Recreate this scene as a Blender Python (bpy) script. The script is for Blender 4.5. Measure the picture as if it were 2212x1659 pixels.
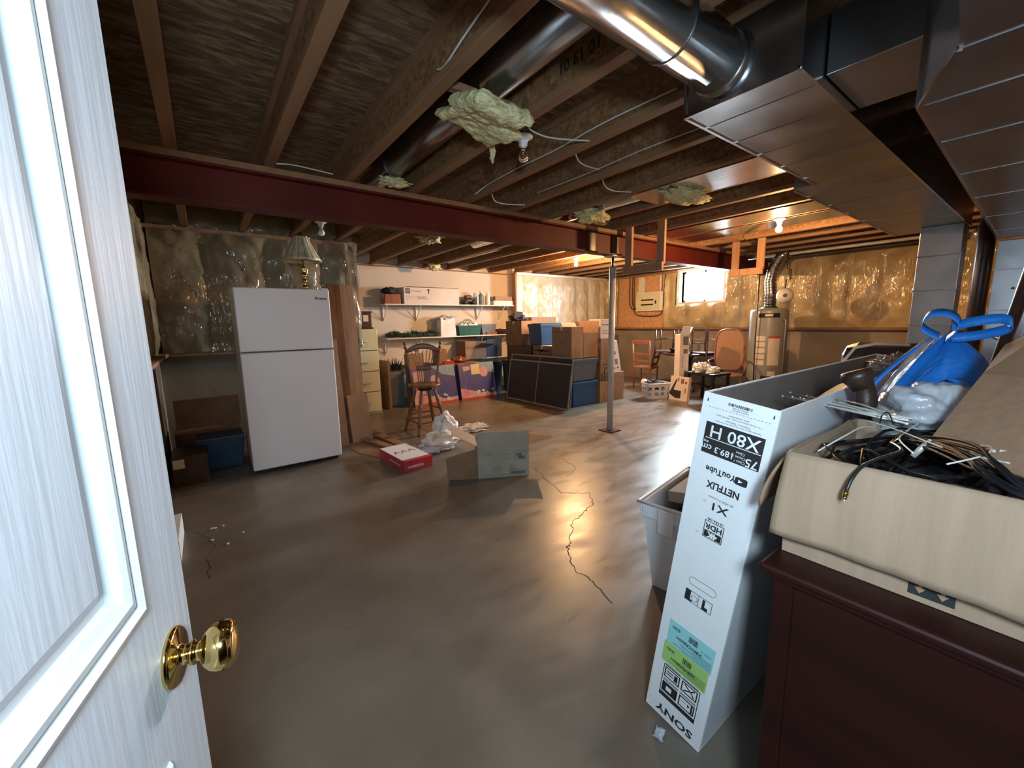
import bpy, math, random
from mathutils import Matrix, Vector, noise as mnoise
random.seed(7)
S = bpy.context.scene
COL = S.collection
for o in list(bpy.data.objects):
    bpy.data.objects.remove(o)
PI = math.pi

# ------------------------------------------------------------------ camera, world, lights, exposure
CAMZ = 1.40
def set_camera():
    y, p, r = math.radians(36.76), math.radians(8.6), math.radians(-1.02)
    cy, sy, cp, sp, cr, sr = math.cos(y), math.sin(y), math.cos(p), math.sin(p), math.cos(r), math.sin(r)
    f = Vector((sy*cp, cy*cp, -sp)); rt = Vector((cy, -sy, 0)); up = rt.cross(f)
    r2 = rt*cr + up*sr; u2 = rt*(-sr) + up*cr
    cam = bpy.data.cameras.new('camera'); o = bpy.data.objects.new('camera', cam)
    cam.sensor_width = 36; cam.lens = 883.2/2212*36; cam.clip_start = .02; cam.clip_end = 60
    m = Matrix((r2, u2, -f)).transposed().to_4x4(); m.translation = (0, 0, CAMZ)
    o.matrix_world = m; COL.objects.link(o); S.camera = o
set_camera()
S.view_settings.view_transform = 'Standard'; S.view_settings.look = 'None'
S.view_settings.exposure = 0.85; S.view_settings.gamma = 1.0; S.view_settings.use_curve_mapping = False
w = bpy.data.worlds.new('outdoor_sky'); S.world = w; w.use_nodes = True
w.node_tree.nodes['Background'].inputs[0].default_value = (.78, .9, 1, 1)
w.node_tree.nodes['Background'].inputs[1].default_value = 12.0
def area(name, loc, target, sx, sy, power, col):
    l = bpy.data.lights.new(name, 'AREA'); l.shape = 'RECTANGLE'; l.size = sx; l.size_y = sy
    l.energy = power; l.color = col
    o = bpy.data.objects.new(name, l); o.location = loc
    o.rotation_euler = (Vector(target)-Vector(loc)).to_track_quat('-Z', 'Y').to_euler(); COL.objects.link(o)
    return o
area('doorway_standin_light', (-.09, -.30, 1.62), (.75, 1.7, 1.05), .20, .20, 23, (.64, .85, 1.0))  # added lamp, stands in for the unseen cool source behind the camera
area('daylight_through_window', (8.75, 4.61, 2.16), (5.0, 3.4, .6), 1.0, .62, 360, (.72, .88, 1.0))
BULB_W = 1700.0; BULB_W2 = 3500.0      # emission of the glass of the two lit ceiling bulbs

# ------------------------------------------------------------------ mesh building helpers
class MB:
    def __init__(s): s.v = []; s.f = []; s.sm = []
    def add(s, vs, fs, smooth=False, m=None):
        n = len(s.v)
        for q in vs:
            q = Vector(q); s.v.append(m @ q if m else q)
        for f in fs: s.f.append(tuple(i+n for i in f)); s.sm.append(smooth)
        return s
    def box(s, x0, y0, z0, x1, y1, z1, m=None):
        return s.add([(x0,y0,z0),(x1,y0,z0),(x1,y1,z0),(x0,y1,z0),(x0,y0,z1),(x1,y0,z1),(x1,y1,z1),(x0,y1,z1)],
              [(0,3,2,1),(4,5,6,7),(0,1,5,4),(1,2,6,5),(2,3,7,6),(3,0,4,7)], False, m)
    def bar(s, a, b, wd, ht, up=(0,0,1)):
        a, b = Vector(a), Vector(b); d = (b-a); L = d.length; d.normalize()
        u = Vector(up); sd = d.cross(u)
        if sd.length < 1e-4: sd = d.cross(Vector((1,0,0)))
        sd.normalize(); u = sd.cross(d)
        m = Matrix((sd, d, u)).transposed().to_4x4(); m.translation = a
        return s.box(-wd/2, 0, -ht/2, wd/2, L, ht/2, m)
    def frus(s, c, w0, d0, w1, d1, h, m=None, cap=True):
        x, y, z = c
        vs = [(x-w0/2,y-d0/2,z),(x+w0/2,y-d0/2,z),(x+w0/2,y+d0/2,z),(x-w0/2,y+d0/2,z),
              (x-w1/2,y-d1/2,z+h),(x+w1/2,y-d1/2,z+h),(x+w1/2,y+d1/2,z+h),(x-w1/2,y+d1/2,z+h)]
        fs = [(0,3,2,1),(0,1,5,4),(1,2,6,5),(2,3,7,6),(3,0,4,7)]
        if cap: fs.append((4,5,6,7))
        return s.add(vs, fs, False, m)
    def tube(s, pts, r, n=8, caps=True, flat=1.0):
        pts = [Vector(p) for p in pts]; k = len(pts)
        rs = r if isinstance(r, (list, tuple)) else [r]*k
        vs = []; fs = []; prev = None
        for i, p in enumerate(pts):
            d = (pts[min(i+1, k-1)]-pts[max(i-1, 0)])
            if d.length < 1e-9: d = Vector((0,0,1))
            d.normalize()
            if prev is None:
                a = Vector((0,0,1)) if abs(d.z) < .9 else Vector((1,0,0))
                u = d.cross(a).normalized()
            else:
                u = prev - d*prev.dot(d)
                if u.length < 1e-6: u = d.orthogonal()
                u.normalize()
            prev = u; v = d.cross(u)
            for j in range(n):
                t = 2*PI*j/n
                vs.append(p+u*(math.cos(t)*rs[i])+v*(math.sin(t)*rs[i]*flat))
        for i in range(k-1):
            for j in range(n):
                a = i*n+j; b = i*n+(j+1) % n
                fs.append((a, b, b+n, a+n))
        s.add(vs, fs, True)
        if caps:
            n0 = len(s.v)-k*n
            s.f.append(tuple(n0+j for j in range(n))[::-1]); s.sm.append(False)
            s.f.append(tuple(n0+(k-1)*n+j for j in range(n))); s.sm.append(False)
        return s
    def lathe(s, prof, c=(0,0,0), n=20, m=None, smooth=True):
        vs = []; fs = []
        for r, z in prof:
            for j in range(n):
                t = 2*PI*j/n; vs.append((c[0]+r*math.cos(t), c[1]+r*math.sin(t), c[2]+z))
        for i in range(len(prof)-1):
            for j in range(n):
                a = i*n+j; b = i*n+(j+1) % n; fs.append((a, b, b+n, a+n))
        fs.append(tuple(range(n))[::-1]); fs.append(tuple((len(prof)-1)*n+j for j in range(n)))
        return s.add(vs, fs, smooth, m)
    def grid(s, fn, nu, nv, smooth=True):
        vs = [fn(i/nu, j/nv) for j in range(nv+1) for i in range(nu+1)]
        fs = [(j*(nu+1)+i, j*(nu+1)+i+1, (j+1)*(nu+1)+i+1, (j+1)*(nu+1)+i) for j in range(nv) for i in range(nu)]
        return s.add(vs, fs, smooth)
    def prism(s, poly, axis, a, b, m=None):
        n = len(poly)
        def P(q, t):
            return {'x': (t, q[0], q[1]), 'y': (q[0], t, q[1]), 'z': (q[0], q[1], t)}[axis]
        vs = [P(q, a) for q in poly]+[P(q, b) for q in poly]
        fs = [tuple(range(n))[::-1], tuple(range(n, 2*n))]+[(i, (i+1) % n, (i+1) % n+n, i+n) for i in range(n)]
        return s.add(vs, fs, False, m)
    def sheet(s, quad, t):
        q = [Vector(p) for p in quad]
        nn = (q[1]-q[0]).cross(q[-1]-q[0]).normalized()*t
        n = len(q)
        return s.add(q+[p+nn for p in q], [tuple(range(n))[::-1], tuple(range(n, 2*n))]+[(i, (i+1) % n, (i+1) % n+n, i+n) for i in range(n)])
    def blob(s, c, r, seed=0, amp=.25, f=2.5, nu=24, nv=14, flatz=None):
        c = Vector(c)
        def fn(u, v):
            t = 2*PI*u; p = PI*v
            d = Vector((math.cos(t)*math.sin(p), math.sin(t)*math.sin(p), -math.cos(p)))
            q_ = d*f+Vector((seed*3.1, seed, 0)); k = 1+amp*(mnoise.noise(q_)*1.8+.7*abs(mnoise.noise(q_*2.3))+.2*mnoise.noise(q_*4.5))
            q = c+Vector((d.x*r[0]*k, d.y*r[1]*k, d.z*r[2]*k))
            if flatz is not None: q.z = max(q.z, flatz)
            return q
        return s.grid(fn, nu, nv)
    def text(s, body, size, m, bold=0, align='CENTER', sx=1.0):
        cu = bpy.data.curves.new('t', 'FONT'); cu.body = body; cu.size = size; cu.offset = bold
        cu.align_x = align; cu.align_y = 'CENTER'; cu.resolution_u = 2
        o = bpy.data.objects.new('t', cu); COL.objects.link(o)
        dg = bpy.context.evaluated_depsgraph_get(); dg.update()
        me = bpy.data.meshes.new_from_object(o.evaluated_get(dg))
        s.add([(v.co.x*sx, v.co.y, v.co.z) for v in me.vertices], [tuple(p.vertices) for p in me.polygons], False, m)
        bpy.data.objects.remove(o); bpy.data.curves.remove(cu); bpy.data.meshes.remove(me)
        return s
    def build(s, name, mat, parent=None, world=False, bevel=0, sub=0, solid=0, kind=None, label=None, origin=None):
        me = bpy.data.meshes.new(name); o = bpy.data.objects.new(name, me); COL.objects.link(o)
        vs = s.v
        if parent is None:
            if origin is None:
                xs = [v.x for v in vs]; ys = [v.y for v in vs]; zs = [v.z for v in vs]
                origin = Vector(((min(xs)+max(xs))/2, (min(ys)+max(ys))/2, min(zs)))
            origin = Vector(origin); o.location = origin
            vs = [v-origin for v in vs]; WM[o.name] = Matrix.Translation(origin)
        else:
            o.parent = parent; WM[o.name] = WM[parent.name]
            if world:
                inv = WM[parent.name].inverted(); vs = [inv @ v for v in vs]
        me.from_pydata([tuple(v) for v in vs], [], s.f)
        for p, q in zip(me.polygons, s.sm): p.use_smooth = q
        me.validate(); me.update()
        if mat: me.materials.append(mat)
        if solid:
            md = o.modifiers.new('solid', 'SOLIDIFY'); md.thickness = solid; md.offset = 0
        if bevel:
            md = o.modifiers.new('bevel', 'BEVEL'); md.width = bevel; md.segments = 2; md.limit_method = 'ANGLE'
        if sub:
            md = o.modifiers.new('sub', 'SUBSURF'); md.levels = sub; md.render_levels = sub
        if kind: o['kind'] = kind
        if label: o['label'] = label
        return o
WM = {}
def tag(o, label, cat, group=None):
    o['label'] = label; o['category'] = cat
    if group: o['group'] = group
    return o
def thing(name, label, cat, loc=(0,0,0), rot=(0,0,0), group=None):
    o = bpy.data.objects.new(name, None); COL.objects.link(o); o.empty_display_size = .1
    o.location = loc; o.rotation_euler = rot
    from mathutils import Euler
    WM[o.name] = Matrix.Translation(Vector(loc)) @ Euler(rot).to_matrix().to_4x4()
    return tag(o, label, cat, group)
def copy_tree(o, loc, rz, label, parent=None):
    c = o.copy(); COL.objects.link(c); c.parent = parent
    if parent is None:
        c.location = loc; c.rotation_euler[2] = rz; c['label'] = label
    for ch in [x for x in bpy.data.objects if x.parent == o]: copy_tree(ch, None, None, None, c)
    return c
def TR(x, y, z): return Matrix.Translation((x, y, z))
def RX(a): return Matrix.Rotation(a, 4, 'X')
def RY(a): return Matrix.Rotation(a, 4, 'Y')
def RZ(a): return Matrix.Rotation(a, 4, 'Z')

# ------------------------------------------------------------------ materials
def mat(name, c1, c2=None, rough=.6, metal=0, scale=8, bump=.05, bscale=None, stretch=(1,1,1), detail=4,
        coat=0, coatrough=.1, trans=0, emit=None, spec=.5, lo=.35, hi=.65, dist=0, roughvar=0, wrinkle=0, alpha=1):
    m = bpy.data.materials.new(name); m.use_nodes = True; nt = m.node_tree; N = nt.nodes; Lk = nt.links
    b = N['Principled BSDF']
    tc = N.new('ShaderNodeTexCoord'); mp = N.new('ShaderNodeMapping'); mp.inputs['Scale'].default_value = stretch
    Lk.new(tc.outputs['Object'], mp.inputs[0])
    nz = N.new('ShaderNodeTexNoise'); nz.inputs['Scale'].default_value = scale; nz.inputs['Detail'].default_value = detail
    nz.inputs['Distortion'].default_value = dist
    Lk.new(mp.outputs[0], nz.inputs['Vector'])
    rp = N.new('ShaderNodeValToRGB'); rp.color_ramp.elements[0].position = lo; rp.color_ramp.elements[1].position = hi
    if c2 is None: c2 = tuple(x*.86 for x in c1)
    rp.color_ramp.elements[0].color = (*c2, 1); rp.color_ramp.elements[1].color = (*c1, 1)
    Lk.new(nz.outputs[0], rp.inputs[0]); Lk.new(rp.outputs[0], b.inputs['Base Color'])
    b.inputs['Roughness'].default_value = rough; b.inputs['Metallic'].default_value = metal
    b.inputs['Specular IOR Level'].default_value = spec
    if roughvar:
        mr = N.new('ShaderNodeMapRange'); mr.inputs[3].default_value = max(0, rough-roughvar); mr.inputs[4].default_value = rough+roughvar
        Lk.new(nz.outputs[0], mr.inputs[0]); Lk.new(mr.outputs[0], b.inputs['Roughness'])
    if bump:
        bp = N.new('ShaderNodeBump'); bp.inputs['Strength'].default_value = bump; bp.inputs['Distance'].default_value = .02
        n2 = N.new('ShaderNodeTexNoise'); n2.inputs['Scale'].default_value = bscale or scale*2; n2.inputs['Detail'].default_value = 5
        Lk.new(mp.outputs[0], n2.inputs['Vector']); Lk.new(n2.outputs[0], bp.inputs['Height']); Lk.new(bp.outputs[0], b.inputs['Normal'])
    if coat:
        b.inputs['Coat Weight'].default_value = coat; b.inputs['Coat Roughness'].default_value = coatrough
        if wrinkle:
            mw = N.new('ShaderNodeMapping'); mw.inputs['Rotation'].default_value = (0, .5, .5); mw.inputs['Scale'].default_value = (1, 1, .22)
            Lk.new(tc.outputs['Object'], mw.inputs[0])
            n3 = N.new('ShaderNodeTexNoise'); n3.inputs['Scale'].default_value = 15; n3.inputs['Detail'].default_value = 2
            n3.inputs['Distortion'].default_value = 1.2
            Lk.new(mw.outputs[0], n3.inputs['Vector'])
            b3 = N.new('ShaderNodeBump'); b3.inputs['Strength'].default_value = wrinkle; b3.inputs['Distance'].default_value = .05
            Lk.new(n3.outputs[0], b3.inputs['Height']); Lk.new(b3.outputs[0], b.inputs['Coat Normal'])
    if trans: b.inputs['Transmission Weight'].default_value = trans
    if alpha < 1: b.inputs['Alpha'].default_value = alpha
    if emit:
        b.inputs['Emission Color'].default_value = (*emit[0], 1); b.inputs['Emission Strength'].default_value = emit[1]
    return m
def osb(name, c1, c2, c3):
    m = mat(name, c1, c2, rough=.75, bump=0); nt = m.node_tree; N = nt.nodes; Lk = nt.links; b = N['Principled BSDF']
    tc = N['Texture Coordinate'] if 'Texture Coordinate' in N else [n for n in N if n.type == 'TEX_COORD'][0]
    cols = []
    for rot, sc in ((.35, (5, 26, 26)), (-.5, (7, 30, 30)), (1.1, (6, 24, 24))):
        mp = N.new('ShaderNodeMapping'); mp.inputs['Rotation'].default_value = (rot*.6, rot*.5, rot); mp.inputs['Scale'].default_value = sc
        Lk.new(tc.outputs['Object'], mp.inputs[0])
        v = N.new('ShaderNodeTexVoronoi'); v.inputs['Scale'].default_value = 1.6; Lk.new(mp.outputs[0], v.inputs['Vector'])
        cols.append(v)
    mx = N.new('ShaderNodeMath'); mx.operation = 'MULTIPLY'
    Lk.new(cols[0].outputs['Color'], mx.inputs[0]); Lk.new(cols[1].outputs['Color'], mx.inputs[1])
    ad = N.new('ShaderNodeMath'); ad.operation = 'MULTIPLY_ADD'; ad.inputs[1].default_value = .6
    Lk.new(cols[2].outputs['Color'], ad.inputs[0]); Lk.new(mx.outputs[0], ad.inputs[2])
    rp = N.new('ShaderNodeValToRGB'); e = rp.color_ramp.elements
    e[0].position = .05; e[0].color = (*c2, 1); e[1].position = 1.1 if False else 1.0; e[1].color = (*c3, 1)
    q = e.new(.45); q.color = (*c1, 1)
    Lk.new(ad.outputs[0], rp.inputs[0]); Lk.new(rp.outputs[0], b.inputs['Base Color'])
    bp = N.new('ShaderNodeBump'); bp.inputs['Strength'].default_value = .25; bp.inputs['Distance'].default_value = .01
    Lk.new(ad.outputs[0], bp.inputs['Height']); Lk.new(bp.outputs[0], b.inputs['Normal'])
    return m
W_ = {}
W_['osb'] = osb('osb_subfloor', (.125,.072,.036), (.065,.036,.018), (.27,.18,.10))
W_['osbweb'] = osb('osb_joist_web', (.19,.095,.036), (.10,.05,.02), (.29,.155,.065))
W_['osbwall'] = osb('osb_backer_board', (.50,.26,.11), (.34,.17,.07), (.62,.36,.18))
W_['lumber'] = mat('spruce_lumber', (.27,.145,.07), (.19,.095,.045), .7, scale=3, stretch=(6,.7,6), bump=.1, lo=.3, hi=.75)
W_['stud'] = mat('upright_stud_lumber', (.40,.23,.13), (.28,.15,.08), .7, scale=3, stretch=(7,7,.7), bump=.1, lo=.3, hi=.75)
W_['beam'] = mat('red_oxide_steel', (.105,.014,.009), (.070,.009,.006), .55, spec=.2, scale=2.5, bump=.03)
W_['post'] = mat('painted_steel_post', (.50,.49,.46), (.42,.40,.37), .4, scale=4, bump=.02)
W_['zinc'] = mat('galvanised_sheet', (.44,.44,.45), (.36,.36,.375), .24, 1, scale=5, bump=.04, bscale=3, roughvar=.07)
W_['zincdull'] = mat('dull_galvanised_sheet', (.34,.34,.35), (.28,.28,.29), .36, 1, scale=4, bump=.05, bscale=2, roughvar=.06)
W_['foil'] = mat('bright_tin', (.74,.73,.70), (.60,.58,.55), .18, 1, scale=4, bump=.10, bscale=5)
W_['concwall'] = mat('foundation_concrete', (.28,.235,.18), (.20,.165,.125), .8, scale=2.2, bump=.12, bscale=14, detail=6)
W_['drywall'] = mat('primed_drywall', (.57,.49,.40), (.53,.455,.37), .8, scale=1.5, bump=.02)
W_['insul'] = mat('batt_under_clear_poly', (.50,.38,.18), (.27,.18,.07), .6, scale=3.2, bump=.25, bscale=9, coat=1.0, coatrough=.13, wrinkle=.5, lo=.3, hi=.7)
W_['insul2'] = mat('pale_batt_under_clear_poly', (.74,.68,.52), (.52,.45,.30), .55, scale=3.5, bump=.2, bscale=9, coat=1.0, coatrough=.16, wrinkle=.5, lo=.3, hi=.7)
W_['wool'] = mat('loose_fibreglass', (.72,.68,.38), (.50,.44,.22), .95, scale=14, bump=.9, bscale=30, stretch=(1,2,2))
W_['white'] = mat('white_enamel', (.78,.80,.86), (.75,.77,.83), .28, scale=2, bump=.02, bscale=120)
W_['doorwhite'] = mat('white_door_paint', (.415,.44,.48), (.413,.438,.478), .38, scale=2.2, stretch=(30,30,2), bump=.07, bscale=2.4, spec=.3)
W_['brass'] = mat('polished_brass', (.80,.58,.22), (.72,.50,.18), .10, 1, scale=6, bump=0)
W_['card'] = mat('corrugated_cardboard', (.31,.19,.115), (.26,.16,.095), .85, scale=4, stretch=(14,14,1), bump=.08)
W_['carddark'] = mat('old_brown_cardboard', (.25,.15,.085), (.19,.11,.06), .85, scale=5, bump=.06)
W_['cardgrey'] = mat('grey_faced_cardboard', (.36,.33,.27), (.30,.27,.22), .85, scale=5, bump=.05)
W_['whitecard'] = mat('white_faced_cardboard', (.74,.76,.78), (.70,.72,.74), .55, scale=3, bump=.04, bscale=20)
W_['ink'] = mat('black_printing_ink', (.018,.018,.02), None, .6, bump=0)
W_['inkw'] = mat('white_printing_ink', (.8,.82,.84), None, .6, bump=0)
W_['faint'] = mat('grey_printing_ink', (.16,.15,.14), None, .7, bump=0)
W_['black'] = mat('black_plastic', (.010,.010,.011), (.018,.018,.018), .32, scale=10, bump=.02, spec=.3)
W_['blackcloth'] = mat('black_cloth', (.03,.028,.03), (.015,.014,.015), .9, scale=10, bump=.3)
W_['bulb'] = mat('lit_bulb_glass', (1,.8,.5), None, .5, bump=0, emit=((1, .55, .23), BULB_W))
W_['bulb2'] = mat('lit_bulb_glass_bright', (1,.8,.5), None, .5, bump=0, emit=((1, .56, .25), BULB_W2))
W_['glass'] = mat('clear_glass', (1,1,1), None, .02, trans=1, bump=0)
W_['porcelain'] = mat('white_porcelain', (.78,.80,.84), (.74,.76,.8), .25, bump=0)
W_['wire'] = mat('white_cable_sheath', (.62,.60,.56), (.55,.53,.5), .5, bump=0)
W_['cherry'] = mat('dark_cherry_veneer', (.022,.004,.0025), (.014,.003,.002), .42, spec=.25, scale=2, stretch=(.6,.6,6), bump=.02)
W_['oak'] = mat('varnished_oak', (.20,.09,.035), (.12,.05,.02), .35, scale=4, stretch=(5,5,1), bump=.05)
W_['walnut'] = mat('dark_stained_wood', (.060,.026,.016), (.035,.015,.010), .35, scale=4, stretch=(5,5,1), bump=.04)
W_['redwood'] = mat('reddish_stained_wood', (.30,.10,.045), (.2,.06,.03), .35, scale=4, stretch=(5,5,1), bump=.04)
W_['shelf'] = mat('white_melamine', (.70,.67,.62), (.66,.63,.58), .4, bump=.01)
W_['blueplastic'] = mat('blue_tote_plastic', (.015,.07,.20), (.012,.055,.16), .4, scale=4, bump=.03)
W_['greyblue'] = mat('grey_blue_lid_plastic', (.085,.115,.165), (.07,.095,.14), .4, scale=4, bump=.03)
W_['navy'] = mat('navy_plastic', (.03,.045,.09), None, .4, bump=.02)
W_['greyplastic'] = mat('grey_tub_plastic', (.16,.18,.19), (.12,.14,.15), .5, bump=.03)
W_['tub'] = mat('white_tub_plastic', (.66,.67,.70), (.60,.61,.65), .42, scale=3, bump=.03)
W_['green'] = mat('green_plastic', (.02,.11,.08), (.015,.08,.06), .4, bump=.02)
W_['needle'] = mat('artificial_pine_needles', (.03,.06,.04), (.015,.03,.02), .8, scale=20, bump=.3)
W_['cream'] = mat('cream_enamel', (.62,.57,.36), (.57,.52,.32), .4, scale=3, bump=.02)
W_['bluebag'] = mat('blue_nonwoven_fabric', (.012,.20,.66), (.008,.14,.52), .5, scale=6, bump=.15, bscale=60)
W_['whitebag'] = mat('white_thin_plastic', (.72,.71,.70), (.60,.58,.56), .35, scale=6, bump=.25, bscale=14)
W_['red'] = mat('red_printed_card', (.52,.035,.05), (.46,.03,.04), .45, bump=.02)
W_['redink'] = mat('red_printing_ink', (.45,.05,.06), None, .5, bump=0)
W_['mesh'] = mat('grey_insect_mesh', (.022,.023,.032), (.015,.015,.022), .5, scale=40, bump=.1)
W_['alu'] = mat('grey_aluminium', (.35,.34,.33), (.3,.29,.28), .4, .7, bump=.02)
W_['cane'] = mat('woven_cane', (.42,.22,.12), (.32,.16,.08), .6, scale=60, bump=.3)
W_['heater'] = mat('grey_heater_enamel', (.26,.26,.24), (.23,.23,.21), .35, scale=3, bump=.02)
W_['paper'] = mat('paper_label', (.66,.58,.50), (.60,.52,.44), .8, bump=.02)
W_['pinkwhite'] = mat('white_corrugated_carton', (.66,.57,.52), (.60,.52,.47), .7, scale=4, bump=.04)
W_['cyan'] = mat('cyan_sticker_paper', (.28,.58,.62), (.26,.55,.59), .6, bump=.01)
W_['lime'] = mat('lime_sticker_paper', (.33,.55,.16), (.31,.52,.15), .6, bump=.01)
W_['quilt'] = mat('stained_glass_panes', (.66,.58,.42), (.42,.34,.22), .35, scale=14, bump=.1)
W_['polyfilm'] = mat('clear_poly_sheet', (.80,.78,.74), (.7,.68,.64), .16, trans=.75, scale=8, bump=.5, bscale=10)
W_['smokefilm'] = mat('smoky_clear_plastic_bag', (.52,.54,.58), (.38,.40,.44), .14, scale=6, bump=.6, bscale=12, coat=.8, coatrough=.08)
W_['silver'] = mat('silver_wire', (.8,.78,.72), None, .3, .5, bump=0)
W_['magenta'] = mat('magenta_ink', (.70,.16,.34), None, .5, bump=0)
W_['skyink'] = mat('pale_blue_ink', (.22,.34,.50), None, .5, bump=0)
W_['indigo'] = mat('indigo_printed_card', (.035,.06,.26), (.07,.06,.22), .4, scale=4, bump=.01, lo=.4, hi=.6)
W_['pinkink'] = mat('pale_pink_ink', (.60,.36,.36), (.45,.26,.30), .5, scale=14, bump=0)
W_['leather'] = mat('dark_brown_leather', (.045,.022,.015), (.03,.015,.01), .4, scale=10, bump=.2)

# floor with procedural blotches
def floor_mat():
    m = mat('trowelled_concrete_floor', (.215,.182,.142), (.115,.094,.072), .42, scale=2.1, bump=0, detail=6, dist=.1, lo=.25, hi=.8, spec=.5)
    nt = m.node_tree; N = nt.nodes; Lk = nt.links; b = N['Principled BSDF']
    tc = [n for n in N if n.type == 'TEX_COORD'][0]
    mp = N.new('ShaderNodeMapping'); mp.inputs['Rotation'].default_value = (0, 0, .9); mp.inputs['Scale'].default_value = (1, 2.6, 1)
    Lk.new(tc.outputs['Object'], mp.inputs[0])
    n = N.new('ShaderNodeTexNoise'); n.inputs['Scale'].default_value = 3.2; n.inputs['Detail'].default_value = 8; n.inputs['Distortion'].default_value = .25
    Lk.new(mp.outputs[0], n.inputs['Vector'])
    mr = N.new('ShaderNodeMapRange'); mr.inputs[1].default_value = .3; mr.inputs[2].default_value = .7; mr.inputs[3].default_value = .25; mr.inputs[4].default_value = .42
    Lk.new(n.outputs[0], mr.inputs[0]); Lk.new(mr.outputs[0], b.inputs['Roughness'])
    bp = N.new('ShaderNodeBump'); bp.inputs['Strength'].default_value = .08; bp.inputs['Distance'].default_value = .012
    Lk.new(n.outputs[0], bp.inputs['Height']); Lk.new(bp.outputs[0], b.inputs['Normal'])
    return m
W_['floor'] = floor_mat()
# ------------------------------------------------------------------ the setting
XW, XL, YB, YF = 8.5, -.40, 5.70, -.22
floor = MB().box(XL-.1, -2.6, -.12, XW+.2, 7.7, 0).build('floor', W_['floor'], kind='structure')
def crack(pts, seed, wd=.0035):
    random.seed(seed); out = []
    for a, b in zip(pts, pts[1:]):
        n = 7
        for i in range(n):
            t = i/n; out.append((a[0]+(b[0]-a[0])*t+random.uniform(-.012,.012), a[1]+(b[1]-a[1])*t+random.uniform(-.012,.012)))
    out.append(pts[-1])
    mb = MB()
    for (x0,y0),(x1,y1) in zip(out, out[1:]):
        ww = wd*random.uniform(.4,1.2); mb.bar((x0,y0,.0006),(x1,y1,.0006), ww, .001)
    mb.build('crack', W_['crackm'], floor, world=True)
W_['crackm'] = mat('dark_crack', (.05,.04,.03), None, .9, bump=0)
crack([(2.44,2.92),(2.22,2.33),(2.41,2.18),(2.26,2.02),(2.13,1.98),(1.93,1.91),(1.75,1.75),(1.66,1.68),(1.55,1.52),(1.56,1.40),(1.5,1.2)], 3, .006)
crack([(2.84,2.95),(2.73,2.65),(2.5,2.55)], 5, .004)
crack([(-.20,3.46),(-.14,3.37),(-.07,3.12),(-.12,3.03),(-.11,2.73)], 6, .003)
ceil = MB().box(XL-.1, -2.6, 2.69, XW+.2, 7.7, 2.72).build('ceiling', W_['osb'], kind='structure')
JX = [-.04+.507*k for k in range(0, 17)]
def joist(x, y0=YF, y1=7.5):
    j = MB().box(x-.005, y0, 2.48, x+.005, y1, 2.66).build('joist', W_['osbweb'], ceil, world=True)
    MB().box(x-.032, y0, 2.45, x+.032, y1, 2.488).build('bottom_flange', W_['lumber'], j, world=True, bevel=.003)
    MB().box(x-.032, y0, 2.652, x+.032, y1, 2.69).build('top_flange', W_['lumber'], j, world=True)
for x in JX: joist(x)
# blocking pieces between joists
for (xa, xb, y, z, h, tilt) in [(1.01,1.44,1.80,2.47,.035,.0),(3.03,3.48,1.80,2.47,.035,0),(.0,.43,6.2,2.56,.16,0),(1.5,1.95,6.3,2.58,.16,0),
                          (2.52,2.96,6.3,2.58,.16,0),(3.04,3.46,6.95,2.47,.04,0),(3.54,3.97,1.95,2.57,.14,0)]:
    MB().box(xa, y, z, xb, y+.04, z+h).build('blocking', W_['lumber'], ceil, world=True)
# stencil on joist web
mt = Matrix(((0,0,-1,1.474),(1,0,0,1.25),(0,1,0,2.57),(0,0,0,1)))
MB().text('10 61 01  1062 S350', .075, mt @ Matrix.Scale(-1, 4, (1,0,0)), bold=.001).build('mill_stamp', W_['ink'], ceil, world=True)

def insul(parent, o, u, width, z0, z1, nrm, m, pitch=.40, amp=.045, seed=0, name='vapour_barrier', wr=.012):
    o = Vector(o); u = Vector(u); nrm = Vector(nrm); n = max(8, int(width/.028)); nv = max(6, int((z1-z0)/.04))
    def fn(a, b):
        s_ = a*width; z = z0+(z1-z0)*b
        puff = abs(math.sin(PI*(s_+seed*.13)/pitch))**.55
        edge = min(1, 6*min(b, 1-b)+.25)
        q = Vector((s_*2.3, z*1.8, seed*5.0))
        d = amp*puff*edge + wr*mnoise.noise(q*1.7) + wr*.8*mnoise.noise(q*4.5)
        # diagonal folds
        d += wr*.9*(1-abs(math.sin((s_*1.3+z*.9+.5*mnoise.noise(q*.8))*9)))**4
        return o+u*s_+Vector((0,0,z))+nrm*d
    return MB().grid(fn, n, nv).build(name, m, parent, world=True)

W_['insulshade'] = mat('shaded_batt_under_clear_poly', (.30,.24,.135), (.19,.145,.075), .6, scale=2.6, bump=.25, bscale=9, coat=.9, coatrough=.10, wrinkle=.5, lo=.25, hi=.75)  # darker copy of the batts: dimness on the door's shadow side put into colour
# left side wall, concrete below, batts above
wl = MB().box(XL-.12, -2.6, 0, XL, YB+.2, 2.69).build('wall_left', W_['concwall'], kind='structure')
insul(wl, (XL+.01, .4, 0), (0,1,0), 5.2, 1.14, 2.44, (1,0,0), W_['insulshade'], seed=3, amp=.035)
MB().box(XL, .2, 1.11, XL+.09, YB, 1.14).build('bottom_plate', W_['stud'], wl, world=True)
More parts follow.
